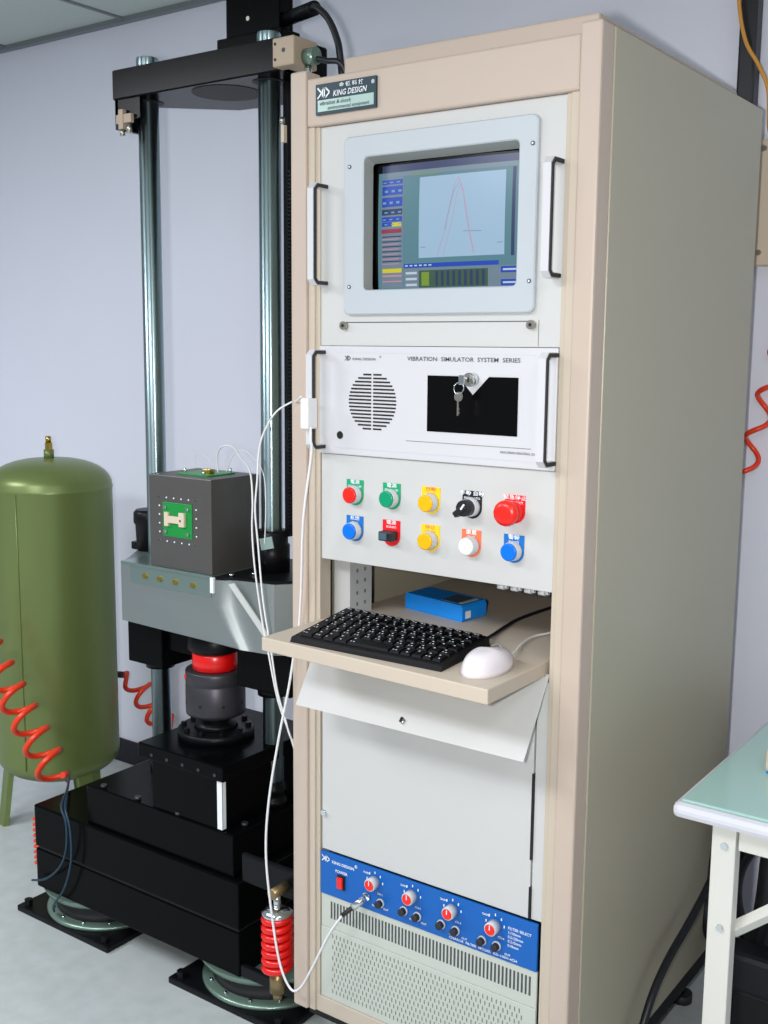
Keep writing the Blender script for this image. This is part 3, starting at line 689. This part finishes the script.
g = G().box(-0.5782, -0.5762, 0.0662, 0.078, 0.416, 0.528, 'wtext').box(-0.591, -0.5762, 0.0655, 0.0675, 0.416, 0.528, 'wtext'); g.build('white_tape', vm)
pt = G().box(-0.836, -0.565, 0.058, 0.39, 0.5300, 0.565, 'blk', bev=0.003).build('top_plate', vm)
for k in range(5): G().cyl((-0.79 + k * 0.05, 0.0565, 0.543), (-0.79 + k * 0.05, 0.059, 0.543), 0.004, 'gun', n=10).build('bolt', pt)
CX, CY = -0.728, 0.205
fl_ = G().lathe((CX, CY, 0), [(0.090, 0.5652), (0.090, 0.583), (0.086, 0.586)], 'blkm', n=48).lathe((CX, CY, 0), [(0.052, 0.586), (0.048, 0.597), (0.036, 0.601), (0.036, 0.613)], 'blkm', n=32).build('base_flange', vm)
for k in range(10):
    a = 2 * PI * k / 10; G().cyl((CX + 0.076 * math.cos(a), CY + 0.076 * math.sin(a), 0.5862), (CX + 0.076 * math.cos(a), CY + 0.076 * math.sin(a), 0.595), 0.007, 'blkm', n=6, smooth=False).build('bolt', fl_)
g = G().lathe((CX, CY, 0), [(0.036, 0.613), (0.060, 0.617), (0.0695, 0.623), (0.0700, 0.629), (0.0700, 0.692), (0.0685, 0.694), (0.0685, 0.6975), (0.0700, 0.6995), (0.0700, 0.7245), (0.0685, 0.727), (0.054, 0.727)], 'gun', n=48)
cp = g.build('actuator_coupling', vm)
for k in range(8):
    a = 2 * PI * (k + .3) / 8; G().cyl((CX + 0.068 * math.cos(a), CY + 0.068 * math.sin(a), 0.652), (CX + 0.0708 * math.cos(a), CY + 0.0708 * math.sin(a), 0.652), 0.004, 'dark', n=8).build('set_screw', cp)
G().cyl((CX - 0.040, CY - 0.0570, 0.712), (CX - 0.0405, CY - 0.0592, 0.712), 0.005, 'redl', n=10).build('red_mark', cp)
G().lathe((CX, CY, 0), [(0.0500, 0.7272), (0.0535, 0.731), (0.0535, 0.766), (0.050, 0.770)], 'red', n=40).build('red_ring', vm)
G().lathe((CX, CY, 0), [(0.056, 0.7702), (0.064, 0.776), (0.064, 0.787), (0.062, 0.826)], 'blkm', n=40).build('load_cell', vm)
# columns
for x in (XL, XR):
    c = G().cyl((x, YC, 0.4132), (x, YC, 2.128), CR, 'steelrod', n=40).build('column', vm, loc=(x, YC, 0))
    g = G().lathe((x, YC, 0), [(0.031, 0.4134), (0.031, 0.427), (0.0265, 0.429), (0.0265, 0.443), (0.029, 0.445), (0.029, 0.458), (0.0255, 0.460), (0.0255, 0.472)], 'blkm', n=28); g.build('base_collar', c)
# crosshead beam
bp = [(-1.012, 0.185), (-0.478, 0.185), (-0.478, 0.31), (-0.62, 0.45), (-0.84, 0.43), (-0.985, 0.30), (-1.012, 0.28)]
g = G().prism(bp, 2.030, 2.096, 'blk', 'z'); ch = g.build('crosshead_beam', vm)
ch.modifiers.new('bevel', 'BEVEL').width = 0.003
for x in (XL, XR): G().cyl((x, YC, 2.0288), (x, YC, 2.0305), 0.036, 'dark', n=32).build('bore', ch)
G().cyl((-0.735, 0.275, 2.0288), (-0.735, 0.275, 2.0305), 0.078, 'dark', n=40).build('bore', ch)
for x in (XL, XR): G().lathe((x, YC, 0), [(0.0246, 2.0965), (0.0262, 2.0985), (0.0262, 2.124), (0.0246, 2.1285), (0.0245, 2.1287)], 'steelrod', n=32).build('column_end', ch)
g = G().box(-0.775, -0.585, 0.285, 0.350, 2.0962, 2.150, 'blk', bev=0.003); g.box(-0.758, -0.600, 0.297, 0.345, 2.150, 2.330, 'blk', bev=0.004)
ac = g.build('hydraulic_actuator', vm)
for (x, y, z) in ((-0.690, 0.2955, 2.185), (-0.625, 0.2955, 2.225)): G().cyl((x, y, z), (x, y + 0.002, z), 0.005, 'zinc', n=10).build('bolt', ac)
G().cyl((-0.60, 0.32, 2.175), (-0.475, 0.265, 2.165), 0.015, 'blkm', n=20).build('cable_gland', vm)
G().tube([(-0.50, 0.275, 2.167), (-0.459, 0.25, 2.160), (-0.427, 0.25, 2.132), (-0.404, 0.25, 2.088), (-0.396, 0.25, 2.05), (-0.39, 0.26, 1.95)], 0.0072, 'bcable', n=10).build('power_cable', vm)
jb = G().box(-0.500, -0.444, 0.160, 0.235, 2.030, 2.086, 'tan', bev=0.003).build('junction_box', vm)
g = G().cyl((-0.470, 0.1592, 2.060), (-0.470, 0.161, 2.060), 0.0045, 'text', n=14)
for z in (2.044, 2.074): g.cyl((-0.492, 0.1592, z), (-0.492, 0.161, z), 0.003, 'dark', n=8)
g.build('box_screw', jb)
g = G().cyl((-0.440, 0.20, 2.032), (-0.440, 0.20, 2.008), 0.008, 'chrome', n=14); g.cyl((-0.444, 0.20, 2.05), (-0.417, 0.20, 2.05), 0.017, 'iso', n=16); g.build('box_fitting', jb)
G().tube([(-0.425, 0.20, 2.045), (-0.40, 0.21, 2.04), (-0.375, 0.23, 2.03), (-0.37, 0.26, 1.95)], 0.006, 'bcable', n=8).build('sensor_cable', jb)
lbk = G().box(-1.008, -0.925, 0.19, 0.198, 1.985, 2.03, 'blk').box(-1.008, -0.998, 0.19, 0.26, 1.965, 2.03, 'blk').build('hanging_bracket', vm)
g = G().box(-0.995, -0.945, 0.180, 0.190, 1.975, 1.995, 'tan', bev=0.001).box(-0.985, -0.970, 0.178, 0.190, 1.962, 2.006, 'tan', bev=0.001).cyl((-0.978, 0.184, 1.962), (-0.978, 0.184, 1.948), 0.006, 'zinc', n=10).cyl((-0.955, 0.184, 1.972), (-0.955, 0.184, 1.952), 0.007, 'zinc', n=10)
g.build('limit_switch', lbk)
# toothed rack beside the right column
g = G().box(-0.560, -0.548, 0.262, 0.29, 1.05, 2.03, 'blkm')
n = 96
for k in range(n):
    z = 1.06 + 0.79 * k / n; g.box(-0.548, -0.541, 0.262, 0.288, z, z + 0.0046, 'blkm')
g.build('toothed_rack', vm)
G().box(-0.543, -0.535, 0.235, 0.245, 1.90, 1.935, 'cream').cyl((-0.539, 0.235, 1.938), (-0.539, 0.235, 1.95), 0.006, 'zinc', n=10).build('limit_stop', vm)
# moving silver table (custom solid)
A_, B_, C_, D_ = (-0.938, 0.110), (-0.642, 0.110), (-0.497, 0.152), (-0.462, 0.195)
rear = [(-0.462, 0.33), (-0.60, 0.40), (-0.95, 0.40), (-1.045, 0.34), (-1.045, 0.262)]
top = [A_, B_, C_, D_] + rear
zT, zB = 0.965, 0.818
ct = [(-0.642, 0.110), (-0.628, 0.1115), (-0.614, 0.117), (-0.603, 0.127), (-0.590, 0.135), (-0.560, 0.142), (-0.497, 0.152)]
cb_ = [(-0.572, 0.114), (-0.567, 0.1155), (-0.561, 0.120), (-0.556, 0.127), (-0.549, 0.134), (-0.530, 0.142), (-0.497, 0.152)]
ring_t = [(A_[0], A_[1], zT)] + [(x, y, zT) for x, y in ct] + [(x, y, zT) for x, y in [D_] + rear]
ring_m = [(A_[0], A_[1], 0.90)] + [(x, y, 0.905) for x, y in ct] + [(x, y, 0.90) for x, y in [D_] + rear]
ring_b = [(A_[0], A_[1], 0.829)] + [(x, y, 0.820 - 0.002 * i) for i, (x, y) in enumerate(cb_)] + [(x, y, z) for (x, y), z in zip([D_] + rear, (0.804, 0.80, 0.80, 0.82, 0.825, 0.829))]
nT = len(ring_t); vs = ring_t + ring_m + ring_b; fs = []; sm = []
for j in range(2):
    for i in range(nT):
        k = (i + 1) % nT; fs.append((j * nT + i, j * nT + k, (j + 1) * nT + k, (j + 1) * nT + i)); sm.append(1 <= i <= 6)
g = G().add(vs, fs, 'alu', sm).add(ring_t, [tuple(range(nT))], 'alu').add(ring_b, [tuple(range(nT - 1, -1, -1))], 'alu'); tb = g.build('moving_table', vm)
g = G().prism([(-0.937, 0.109), (-0.641, 0.109), (-0.642, 0.30), (-0.937, 0.30)], 0.9652, 0.9722, 'alu2')
g.box(-0.905, -0.642, 0.1085, 0.1105, 0.925, 0.9648, 'alu2'); g.build('top_strip', tb)
for k, x in enumerate((-0.852, -0.803, -0.753, -0.697)):
    G().cyl((x, 0.1085, 0.9465 - 0.0004 * k), (x, 0.1035, 0.9465 - 0.0004 * k), 0.0068, 'brass', n=6, smooth=False).build('bolt', tb)
tc_ = G().prism([(-0.640, 0.113), (-0.614, 0.119), (-0.603, 0.129), (-0.590, 0.137), (-0.560, 0.144), (-0.500, 0.154), (-0.466, 0.197), (-0.466, 0.32), (-0.60, 0.39), (-0.64, 0.39)], 0.9652, 0.9705, 'blkm').build('black_cover', tb)
for (x, y) in ((-0.615, 0.145), (-0.585, 0.185)): G().cyl((x, y, 0.9705), (x, y, 0.976), 0.006, 'chrome', n=10).build('bolt', tb)
g = G().box(-0.644, -0.634, 0.106, 0.114, 0.935, 0.970, 'wtext', bev=0.001); g.build('corner_tape', tb)
# diagonal white strap along the table's side face
P0, P1 = Vector((-0.592, 0.1225, 0.960)), Vector((-0.505, 0.1480, 0.842)); dd = Vector((-0.0012, -0.003, 0)); wd = Vector((0.006, 0.0018, 0.002))
g = G().add([P0 - wd + dd, P0 + wd + dd, P1 + wd + dd, P1 - wd + dd, P0 - wd, P0 + wd, P1 + wd, P1 - wd], [(0, 1, 2, 3), (7, 6, 5, 4), (0, 4, 5, 1), (1, 5, 6, 2), (2, 6, 7, 3), (3, 7, 4, 0)], 'strap'); g.build('pale_strap', tb)
g = G().box(-0.4625, -0.456, 0.200, 0.245, 0.895, 0.945, 'cream', bev=0.001)
for z in (0.906, 0.934): g.cyl((-0.4562, 0.222, z), (-0.4545, 0.222, z), 0.005, 'brass', n=10)
g.build('side_bracket', tb)
# bearing housings on and under the table
G().lathe((XR, YC, 0), [(0.040, 0.9708), (0.040, 1.030), (0.036, 1.033), (0.036, 1.060), (0.032, 1.064), (0.0255, 1.064)], 'blkm', n=36).build('bearing_housing', vm)
G().lathe((-1.018, 0.272, 0), [(0.030, 0.9655), (0.033, 1.03), (0.037, 1.035), (0.037, 1.060), (0.031, 1.068)], 'blkm', n=28).box(-1.06, -0.98, 0.25, 0.33, 0.9655, 0.985, 'blkm', bev=0.002).build('bearing_housing', vm)
g = G().box(-0.575, -0.538, 0.195, 0.197, 1.030, 1.056, 'silver', rot=Matrix.Rotation(math.radians(-14), 3, 'Y')); g.build('metal_tag', vm)
G().box(-1.006, -0.885, 0.185, 0.33, 0.700, 0.816, 'blk', bev=0.003).box(-0.885, -0.80, 0.20, 0.32, 0.745, 0.812, 'blk', bev=0.002).build('guide_block', vm)
G().box(-0.640, -0.480, 0.185, 0.33, 0.705, 0.800, 'blk', bev=0.003).build('guide_block', vm)
for x in (XL, XR): G().lathe((x, YC, 0), [(0.036, 0.680), (0.036, 0.6995)], 'blkm', n=28).build('rod_seal', vm)
# shock absorbers fixed to the side
sh = G().cyl((-0.379, 0.022, 0.128), (-0.379, 0.022, 0.175), 0.017, 'bronze', n=24).cyl((-0.379, 0.022, 0.112), (-0.379, 0.022, 0.128), 0.010, 'bronze', n=14).cyl((-0.379, 0.022, 0.175), (-0.379, 0.022, 0.305), 0.020, 'dark', n=24).cyl((-0.379, 0.022, 0.305), (-0.379, 0.022, 0.350), 0.008, 'chrome', n=18)
sh.lathe((-0.379, 0.022, 0), [(0.033, 0.303), (0.033, 0.309), (0.022, 0.316), (0.010, 0.320)], 'chrome', n=28).cyl((-0.379, 0.004, 0.352), (-0.379, 0.052, 0.352), 0.011, 'bronze', n=16)
sh = sh.build('shock_absorber', vm)
G().tube(coil((-0.379, 0.022, 0.180), (-0.379, 0.022, 0.300), 0.0265, 6.6, n=20, up=(0, 1, 0)), 0.0082, 'red', n=10, sub=1).build('red_spring', sh)
G().box(-0.5145, -0.350, 0.058, 0.072, 0.318, 0.385, 'blkm', bev=0.012).build('shock_bracket', vm)
G().box(-0.5145, -0.355, 0.052, 0.066, 0.098, 0.125, 'blkm', bev=0.003).build('shock_bracket', vm)
# vibration isolators under the mass: each its own thing
def isolator(x0, y0, label):
    s = 0.355; t = empty('vibration_isolator', (x0 + s / 2, y0 + s / 2, 0), label, 'isolator mount', 'isolator mounts under the test machine')
    cx_, cy_ = x0 + s / 2, y0 + s / 2 - 0.011
    G().box(x0, x0 + s, y0, y0 + s, 0, 0.016, 'blkm', bev=0.003).build('base_plate', t)
    r = G().lathe((cx_, cy_, 0), [(0.164, 0.0162), (0.164, 0.022), (0.158, 0.026), (0.135, 0.028)], 'iso', n=56).build('lower_ring', t)
    G().lathe((cx_, cy_, 0), [(0.140, 0.028), (0.134, 0.040), (0.126, 0.050), (0.134, 0.058), (0.138, 0.070)], 'rubber', n=48).build('rubber_body', t)
    G().lathe((cx_, cy_, 0), [(0.150, 0.0702), (0.168, 0.078), (0.175, 0.0945)], 'iso', n=48).build('upper_ring', t)
    for k in range(14):
        a = 2 * PI * (k + 0.35) / 14; G().cyl((cx_ + 0.149 * math.cos(a), cy_ + 0.149 * math.sin(a), 0.027), (cx_ + 0.149 * math.cos(a), cy_ + 0.149 * math.sin(a), 0.032), 0.0042, 'chrome', n=10).build('ring_bolt', r)
    for (a, b) in ((-1, -1), (1, -1), (1, 1), (-1, 1)):
        G().cyl((cx_ + a * 0.150, cy_ + b * 0.150, 0.0162), (cx_ + a * 0.150, cy_ + b * 0.150, 0.034), 0.011, 'blkm', n=6, smooth=False).build('corner_bolt', t)
isolator(-1.308, 0.047, 'black square isolator mount under the front left corner of the test machine')
isolator(-0.742, 0.049, 'black square isolator mount under the machine beside the red spring')

# test cube on the table
tcb = empty('steel_test_cube', (-0.745, 0.195, 0.9724), 'dark grey steel cube with a green circuit board, standing on the silver table', 'test fixture')
G().box(-0.843, -0.647, 0.117, 0.273, 0.9724, 1.184, 'cube', bev=0.0015).build('body', tcb)
pb = G().box(-0.798, -0.705, 0.1150, 0.1172, 1.046, 1.124, 'pcb', bev=0.0008).build('circuit_board', tcb)
g = G().box(-0.787, -0.727, 0.109, 0.1152, 1.078, 1.094, 'cream', bev=0.001).box(-0.787, -0.775, 0.108, 0.1152, 1.070, 1.102, 'cream', bev=0.001).box(-0.741, -0.724, 0.108, 0.1152, 1.072, 1.104, 'cream', bev=0.001)
g.cyl((-0.735, 0.1075, 1.086), (-0.735, 0.109, 1.086), 0.003, 'brass', n=8); g.build('connector', pb)
for (x, z) in ((-0.787, 1.113), (-0.716, 1.113), (-0.787, 1.057), (-0.716, 1.057)): G().cyl((x, 0.1095, z), (x, 0.1152, z), 0.004, 'chrome', n=10).build('standoff', pb)
g = G()
for k in range(6):
    t = k / 5
    for (x, z) in ((-0.810 + 0.117 * t, 1.134), (-0.810 + 0.117 * t, 1.034), (-0.810, 1.034 + 0.100 * t), (-0.693, 1.034 + 0.100 * t)): g.cyl((x, 0.1162, z), (x, 0.1175, z), 0.0019, 'wtext', n=8)
g.build('rivets', tcb)
tp = G().box(-0.785, -0.690, 0.150, 0.240, 1.1842, 1.187, 'pcb').build('top_circuit_board', tcb)
g = G().box(-0.735, -0.712, 0.180, 0.196, 1.187, 1.197, 'brass', bev=0.001).cyl((-0.706, 0.155, 1.184), (-0.706, 0.155, 1.197), 0.003, 'chrome', n=8).cyl((-0.78, 0.17, 1.184), (-0.78, 0.17, 1.197), 0.003, 'chrome', n=8).cyl((-0.70, 0.235, 1.184), (-0.70, 0.235, 1.197), 0.003, 'chrome', n=8)
g.build('standoff', tp)

# ------------------------------------------------------------------ air tank
TX, TY, TR = -1.70, 0.50, 0.183
tk = empty('air_receiver_tank', (TX, TY, 0), 'tall olive green air receiver tank on legs against the wall', 'air tank')
zt_, zb_ = 1.045, 0.215
prof = [(0.02, zb_ - 0.075)] + [(TR * math.sin(a), zb_ - 0.075 * math.cos(a)) for a in [PI / 2 * i / 8 for i in range(1, 8)]] + [(TR, zb_), (TR, zb_ + .012), (TR, zt_ - 0.004), (TR + 0.0015, zt_), (TR + 0.0015, zt_ + 0.004), (TR, zt_ + 0.008)]
prof += [(TR * math.cos(a) ** 0.8, zt_ + 0.008 + 0.082 * math.sin(a)) for a in [PI / 2 * i / 9 for i in range(1, 9)]] + [(0.004, zt_ + 0.0902)]
G().lathe((TX, TY, 0), prof, 'tank', n=64).build('shell', tk)
a = math.atan2(-0.95, 0.36); sp_ = Vector((TX + TR * math.cos(a), TY + TR * math.sin(a), 0))
G().tube([(sp_.x, sp_.y, zb_), (sp_.x, sp_.y, 0.5), (sp_.x, sp_.y, 0.8), (sp_.x, sp_.y, zt_)], 0.0026, 'tank', n=8, sub=1).build('weld_seam', tk)
g = G().cyl((TX, TY, 1.132), (TX, TY, 1.160), 0.015, 'tank', n=18).cyl((TX, TY, 1.160), (TX, TY, 1.180), 0.012, 'brass', n=6, smooth=False).cyl((TX, TY, 1.180), (TX, TY, 1.200), 0.0085, 'brass', n=14); g.build('relief_valve', tk)
for k in range(3):
    a = math.radians(236 + 120 * k); c, s_ = math.cos(a), math.sin(a)
    q0 = Vector((TX + 0.148 * c, TY + 0.148 * s_, 0.19)); q1 = Vector((TX + 0.172 * c, TY + 0.172 * s_, 0.0)); t_ = Vector((-s_, c, 0)) ; n_ = Vector((c, s_, 0))
    P = []
    for q, w in ((q0, 0.040), (q1, 0.030)): P += [q - t_ * w - n_ * 0.012, q - t_ * w + n_ * 0.004, q + n_ * 0.018, q + t_ * w + n_ * 0.004, q + t_ * w - n_ * 0.012]
    G().add(P, [(0, 1, 6, 5), (1, 2, 7, 6), (2, 3, 8, 7), (3, 4, 9, 8), (4, 0, 5, 9), (0, 4, 3, 2, 1), (5, 6, 7, 8, 9)], 'tank').build('leg', tk)
a = math.radians(206); c, s_ = math.cos(a), math.sin(a)
def tring(r, z, ang, dz, off, m):
    P = []; 
    for i in range(16):
        b = 2 * PI * i / 16; aa = ang + (r * math.cos(b)) / TR; P.append((TX + (TR + off) * math.cos(aa), TY + (TR + off) * math.sin(aa), z + dz * math.sin(b)))
    return G().add(P, [tuple(range(16))], m)
tring(0.030, 1.005, math.radians(226), 0.013, 0.002, 'wtext').build('oval_badge', tk)
tring(0.022, 1.005, math.radians(226), 0.008, 0.0025, 'redl').build('badge_print', tk)
aa = math.radians(222)
g = G()
for z in (0.955, 0.84): g.cyl((TX + TR * math.cos(aa), TY + TR * math.sin(aa), z), (TX + (TR + 0.02) * math.cos(aa), TY + (TR + .02) * math.sin(aa), z), 0.010, 'tank', n=12)
g.build('side_port', tk)

# ------------------------------------------------------------------ hoses and cables
def single(g, name, label, cat, group=None): return tag(g.build(name), label, cat, group)
h1 = G().tube([(-1.66, 0.24, 0.72)] + coil((-1.655, 0.215, 0.640), (-1.345, 0.215, 0.305), 0.040, 6.3, n=14, phase=1.2) + [(-1.30, 0.20, 0.325)], 0.0085, 'hose', n=8, sub=2)
single(h1, 'coiled_air_hose', 'long orange coiled air hose hanging in front of the green tank', 'air hose')
h2 = G().tube([(-1.685, 0.75, 0.40), (-1.665, 0.75, 0.412)] + coil((-1.63, 0.75, 0.392), (-1.50, 0.75, 0.27), 0.036, 2.7, n=14, phase=0.2) + [(-1.47, 0.75, 0.20), (-1.44, 0.76, 0.06), (-1.40, 0.77, 0.008)], 0.0075, 'hose', n=8, sub=2)
h2.cyl((-1.735, 0.75, 0.395), (-1.68, 0.75, 0.402), 0.011, 'gun', n=12)
single(h2, 'coiled_air_hose', 'short orange coiled hose behind the lower left chrome column', 'air hose')
h3 = G().tube(coil((0.330, 0.905, 1.50), (0.262, 0.905, 1.20), 0.021, 3.2, n=14, phase=0.8, up=(0, 1, 0)), 0.0058, 'hose', n=8, sub=2)
single(h3, 'coiled_air_hose', 'orange coiled hose on the white wall right of the cabinet', 'air hose')
h4 = G().tube(coil((-1.276, 0.10, 0.25), (-1.274, 0.10, 0.115), 0.012, 9, n=10, up=(0, 1, 0)), 0.0035, 'hose', n=8, sub=2)
single(h4, 'coiled_air_hose', 'thin orange coiled hose beside the left end of the black machine base', 'air hose')
b1 = G().tube([(-1.285, 0.21, 0.322), (-1.235, 0.17, 0.335), (-1.168, 0.11, 0.345), (-1.10, 0.04, 0.345), (-1.070, 0.03, 0.31), (-1.075, 0.03, 0.24), (-1.105, 0.03, 0.185), (-1.16, 0.03, 0.14), (-1.215, 0.03, 0.12)], 0.003, 'blue_hose', n=6)
single(b1, 'air_tube', 'thin blue air tube swinging left over the black machine base', 'air tube')
b2 = G().tube([(-1.285, 0.195, 0.318), (-1.225, 0.16, 0.333), (-1.155, 0.10, 0.343), (-1.085, 0.04, 0.343), (-1.056, 0.03, 0.30), (-1.056, 0.03, 0.22), (-1.085, 0.03, 0.14), (-1.13, 0.03, 0.08), (-1.17, 0.06, 0.036)], 0.003, 'blue_hose', n=6)
single(b2, 'air_tube', 'thin blue air tube dropping to the left isolator mount', 'air tube')
Apts = [(-0.262, -0.036, 1.383), (-0.288, -0.02, 1.373), (-0.315, 0.0, 1.37), (-0.355, 0.0, 1.349), (-0.386, 0.0, 1.309), (-0.4, 0.0, 1.27), (-0.405, 0.0, 1.214), (-0.411, 0.0, 1.154), (-0.404, 0.0, 1.085), (-0.392, 0.0, 0.975), (-0.372, 0.0, 0.876), (-0.356, 0.0, 0.796), (-0.338, 0.0, 0.748), (-0.32, 0.0, 0.704), (-0.318, 0.03, 0.68)]
single(G().tube(Apts, 0.0019, 'wcable', n=8), 'sensor_cable', 'white cable arching from the left computer handle down past the steel cube', 'cable')
Bpts = [(-0.706, 0.2, 1.188), (-0.702, 0.195, 1.229), (-0.677, 0.185, 1.251), (-0.63, 0.17, 1.253), (-0.56, 0.12, 1.238), (-0.47, 0.05, 1.222), (-0.436, 0.02, 1.17), (-0.438, 0.02, 1.108), (-0.431, 0.02, 1.028), (-0.413, 0.02, 0.927), (-0.398, 0.02, 0.867), (-0.372, 0.02, 0.767), (-0.34, 0.02, 0.701), (-0.324, 0.02, 0.66)]
single(G().tube(Bpts, 0.0019, 'wcable', n=8), 'sensor_cable', 'white cable looping from the top of the steel cube down in front of the machine', 'cable')
single(G().tube([(-0.69, 0.21, 1.19), (-0.672, 0.21, 1.225), (-0.645, 0.21, 1.243), (-0.605, 0.2, 1.235), (-0.560, 0.19, 1.20), (-0.535, 0.17, 1.14), (-0.53, 0.16, 1.05)], 0.0013, 'wcable', n=6), 'sensor_cable', 'smaller grey white wire loop just behind the one on the cube top', 'cable')
single(G().tube([(-0.835, 0.26, 1.186), (-0.835, 0.255, 1.207), (-0.82, 0.25, 1.221), (-0.79, 0.24, 1.221), (-0.76, 0.23, 1.207), (-0.735, 0.21, 1.190)], 0.0006, 'wcable', n=6), 'thin_wire', 'very thin pale wire arching over the left of the cube top', 'wire')
Cpts = [(-0.226, -0.052, 1.33), (-0.226, -0.052, 1.306), (-0.229, -0.047, 1.278), (-0.25, -0.045, 1.155), (-0.268, -0.03, 1.02), (-0.282, -0.022, 0.93), (-0.292, -0.022, 0.891), (-0.300, -0.03, 0.82), (-0.318, -0.04, 0.715), (-0.34, -0.045, 0.585), (-0.349, -0.045, 0.478), (-0.339, -0.045, 0.374), (-0.316, -0.045, 0.253), (-0.287, -0.045, 0.202), (-0.261, -0.045, 0.212), (-0.23, -0.045, 0.266), (-0.19, -0.042, 0.349), (-0.162, -0.036, 0.395)]
cc_ = empty('signal_cable', (-0.287, -0.045, 0.2), 'long white cable from the left computer handle down to the plug on the blue amplifier', 'cable')
G().tube(Cpts, 0.0024, 'wcable', n=8).build('cord', cc_)
G().cyl((-0.162, -0.036, 0.395), (-0.144, -0.028, 0.413), 0.0045, 'rubber', n=12).build('strain_relief', cc_)
G().cyl((-0.144, -0.028, 0.413), (-0.1265, -0.010, 0.432), 0.0068, 'chrome', n=16).build('plug', cc_)
G().box(-0.2455, -0.2265, -0.060, -0.030, 1.325, 1.382, 'wcable', bev=0.004).build('cable_clamp', cc_)

# ------------------------------------------------------------------ work table at the right
tbx = empty('work_table', (0.8, 0.5, 0), 'white steel work table with green glass top at the lower right', 'table')
G().box(0.434, 1.03, 0.078, 0.925, 0.712, 0.738, 'table_b', bev=0.010).build('table_top', tbx)
G().box(0.447, 1.02, 0.090, 0.92, 0.7385, 0.7435, 'glass', bev=0.0015).build('glass_sheet', tbx)
for (x, y) in ((0.489, 0.122), (0.489, 0.85), (0.965, 0.122), (0.965, 0.85)):
    G().box(x, x + 0.040, y, y + 0.028, 0.0, 0.7115, 'table', bev=0.002).build('leg', tbx)
G().box(0.533, 0.964, 0.123, 0.143, 0.664, 0.7115, 'table', bev=0.002).build('apron', tbx)
G().box(0.495, 0.515, 0.151, 0.849, 0.670, 0.7115, 'table', bev=0.002).build('apron', tbx)
g = G()
for z in (0.667, 0.523): g.cyl((0.511, 0.1215, z), (0.511, 0.117, z), 0.006, 'chrome', n=14)
g.build('leg_bolt', tbx)
dq = (Vector((0.965, 0.150, 0.68)) - Vector((0.53, 0.165, 0.51)))
G().cyl((0.52, 0.158, 0.505), (0.75, 0.158, 0.70), 0.013, 'table', n=4, smooth=False).build('brace', tbx)
cs = empty('cream_case', (0.55, 0.33, 0.744), 'cream plastic case at the right edge of the glass topped table', 'case')
G().box(0.522, 0.64, 0.28, 0.41, 0.7465, 0.790, 'cream', bev=0.008).build('lid', cs)
G().box(0.525, 0.637, 0.283, 0.407, 0.7437, 0.7465, 'box').build('base', cs)
# bundle of thick black cable under the table
def ring_pts(c, r, tilt, n=30, sq=1.0, a0=0, a1=2 * PI):
    c = Vector(c); return [c + Vector((r * math.cos(a0 + (a1 - a0) * i / n), tilt * math.sin(a0 + (a1 - a0) * i / n), sq * r * math.sin(a0 + (a1 - a0) * i / n))) for i in range(n + 1)]
cb = G()
cb.tube(ring_pts((0.50, 0.68, 0.300), 0.20, 0.03), 0.020, 'bcable', n=10, sub=2)
single(cb, 'power_cable', 'thick outer loop of black hose under the table', 'cable')
cb = G(); cb.tube(ring_pts((0.50, 0.74, 0.295), 0.155, 0.03), 0.016, 'bcable', n=10, sub=2)
single(cb, 'power_cable', 'inner loop of black hose under the table against the wall', 'cable')
cb = G().tube([(0.34, 0.12, 0.010), (0.335, 0.20, 0.13), (0.335, 0.28, 0.235), (0.336, 0.36, 0.285), (0.338, 0.47, 0.32), (0.342, 0.56, 0.36), (0.35, 0.62, 0.42), (0.38, 0.66, 0.55), (0.46, 0.76, 0.69), (0.56, 0.84, 0.66), (0.62, 0.88, 0.50)], 0.008, 'bcable', n=10)
single(cb, 'power_cable', 'slim black cable rising along the cabinet side behind the table leg', 'cable')
cb = G().tube([(0.55, 0.80, 0.62), (0.60, 0.80, 0.56), (0.63, 0.80, 0.44), (0.57, 0.80, 0.36), (0.48, 0.82, 0.34)], 0.008, 'bcable', n=10)
single(cb, 'power_cable', 'short curved black cable just behind the table brace', 'cable')
cb = G().tube([(0.42, 0.60, 0.12), (0.445, 0.62, 0.30), (0.45, 0.64, 0.45), (0.45, 0.70, 0.58), (0.47, 0.78, 0.66)], 0.024, 'bcable', n=12)
single(cb, 'power_cable', 'thick upright black hose right behind the table leg', 'cable')
pw = empty('power_supply_box', (0.48, 0.54, 0), 'dark box on the floor under the table, inside the loop of black hose', 'box')
G().box(0.40, 0.56, 0.50, 0.575, 0.185, 0.27, 'bcable', bev=0.012).build('housing', pw)
G().box(0.42, 0.545, 0.51, 0.565, 0.0, 0.185, 'dark', bev=0.004).build('base', pw)
# conduits and cables on the wall right of the cabinet
cd_ = G().box(0.200, 0.238, 0.885, 0.929, 1.93, 2.485, 'bcable', bev=0.006)
single(cd_, 'cable_duct', 'dark vertical cable duct on the wall above the cabinet', 'cable duct')
bc = empty('wall_conduit', (0.28, 0.91, 1.66), 'beige metal conduit cover screwed to the wall behind the cabinet', 'conduit')
G().box(0.240, 0.32, 0.88, 0.929, 1.658, 1.925, 'cream', bev=0.003).build('cover', bc)
g = G()
for z in (1.905, 1.685): g.cyl((0.272, 0.8795, z), (0.272, 0.876, z), 0.006, 'zinc', n=12)
g.build('screw', bc)
single(G().tube([(0.196, 0.865, 2.35), (0.204, 0.865, 2.214), (0.223, 0.865, 2.129), (0.255, 0.862, 2.074), (0.278, 0.862, 2.021), (0.285, 0.862, 1.94), (0.29, 0.90, 1.93)], 0.0042, 'ycable', n=8), 'yellow_cable', 'yellow cable running down the dark cable duct', 'cable')
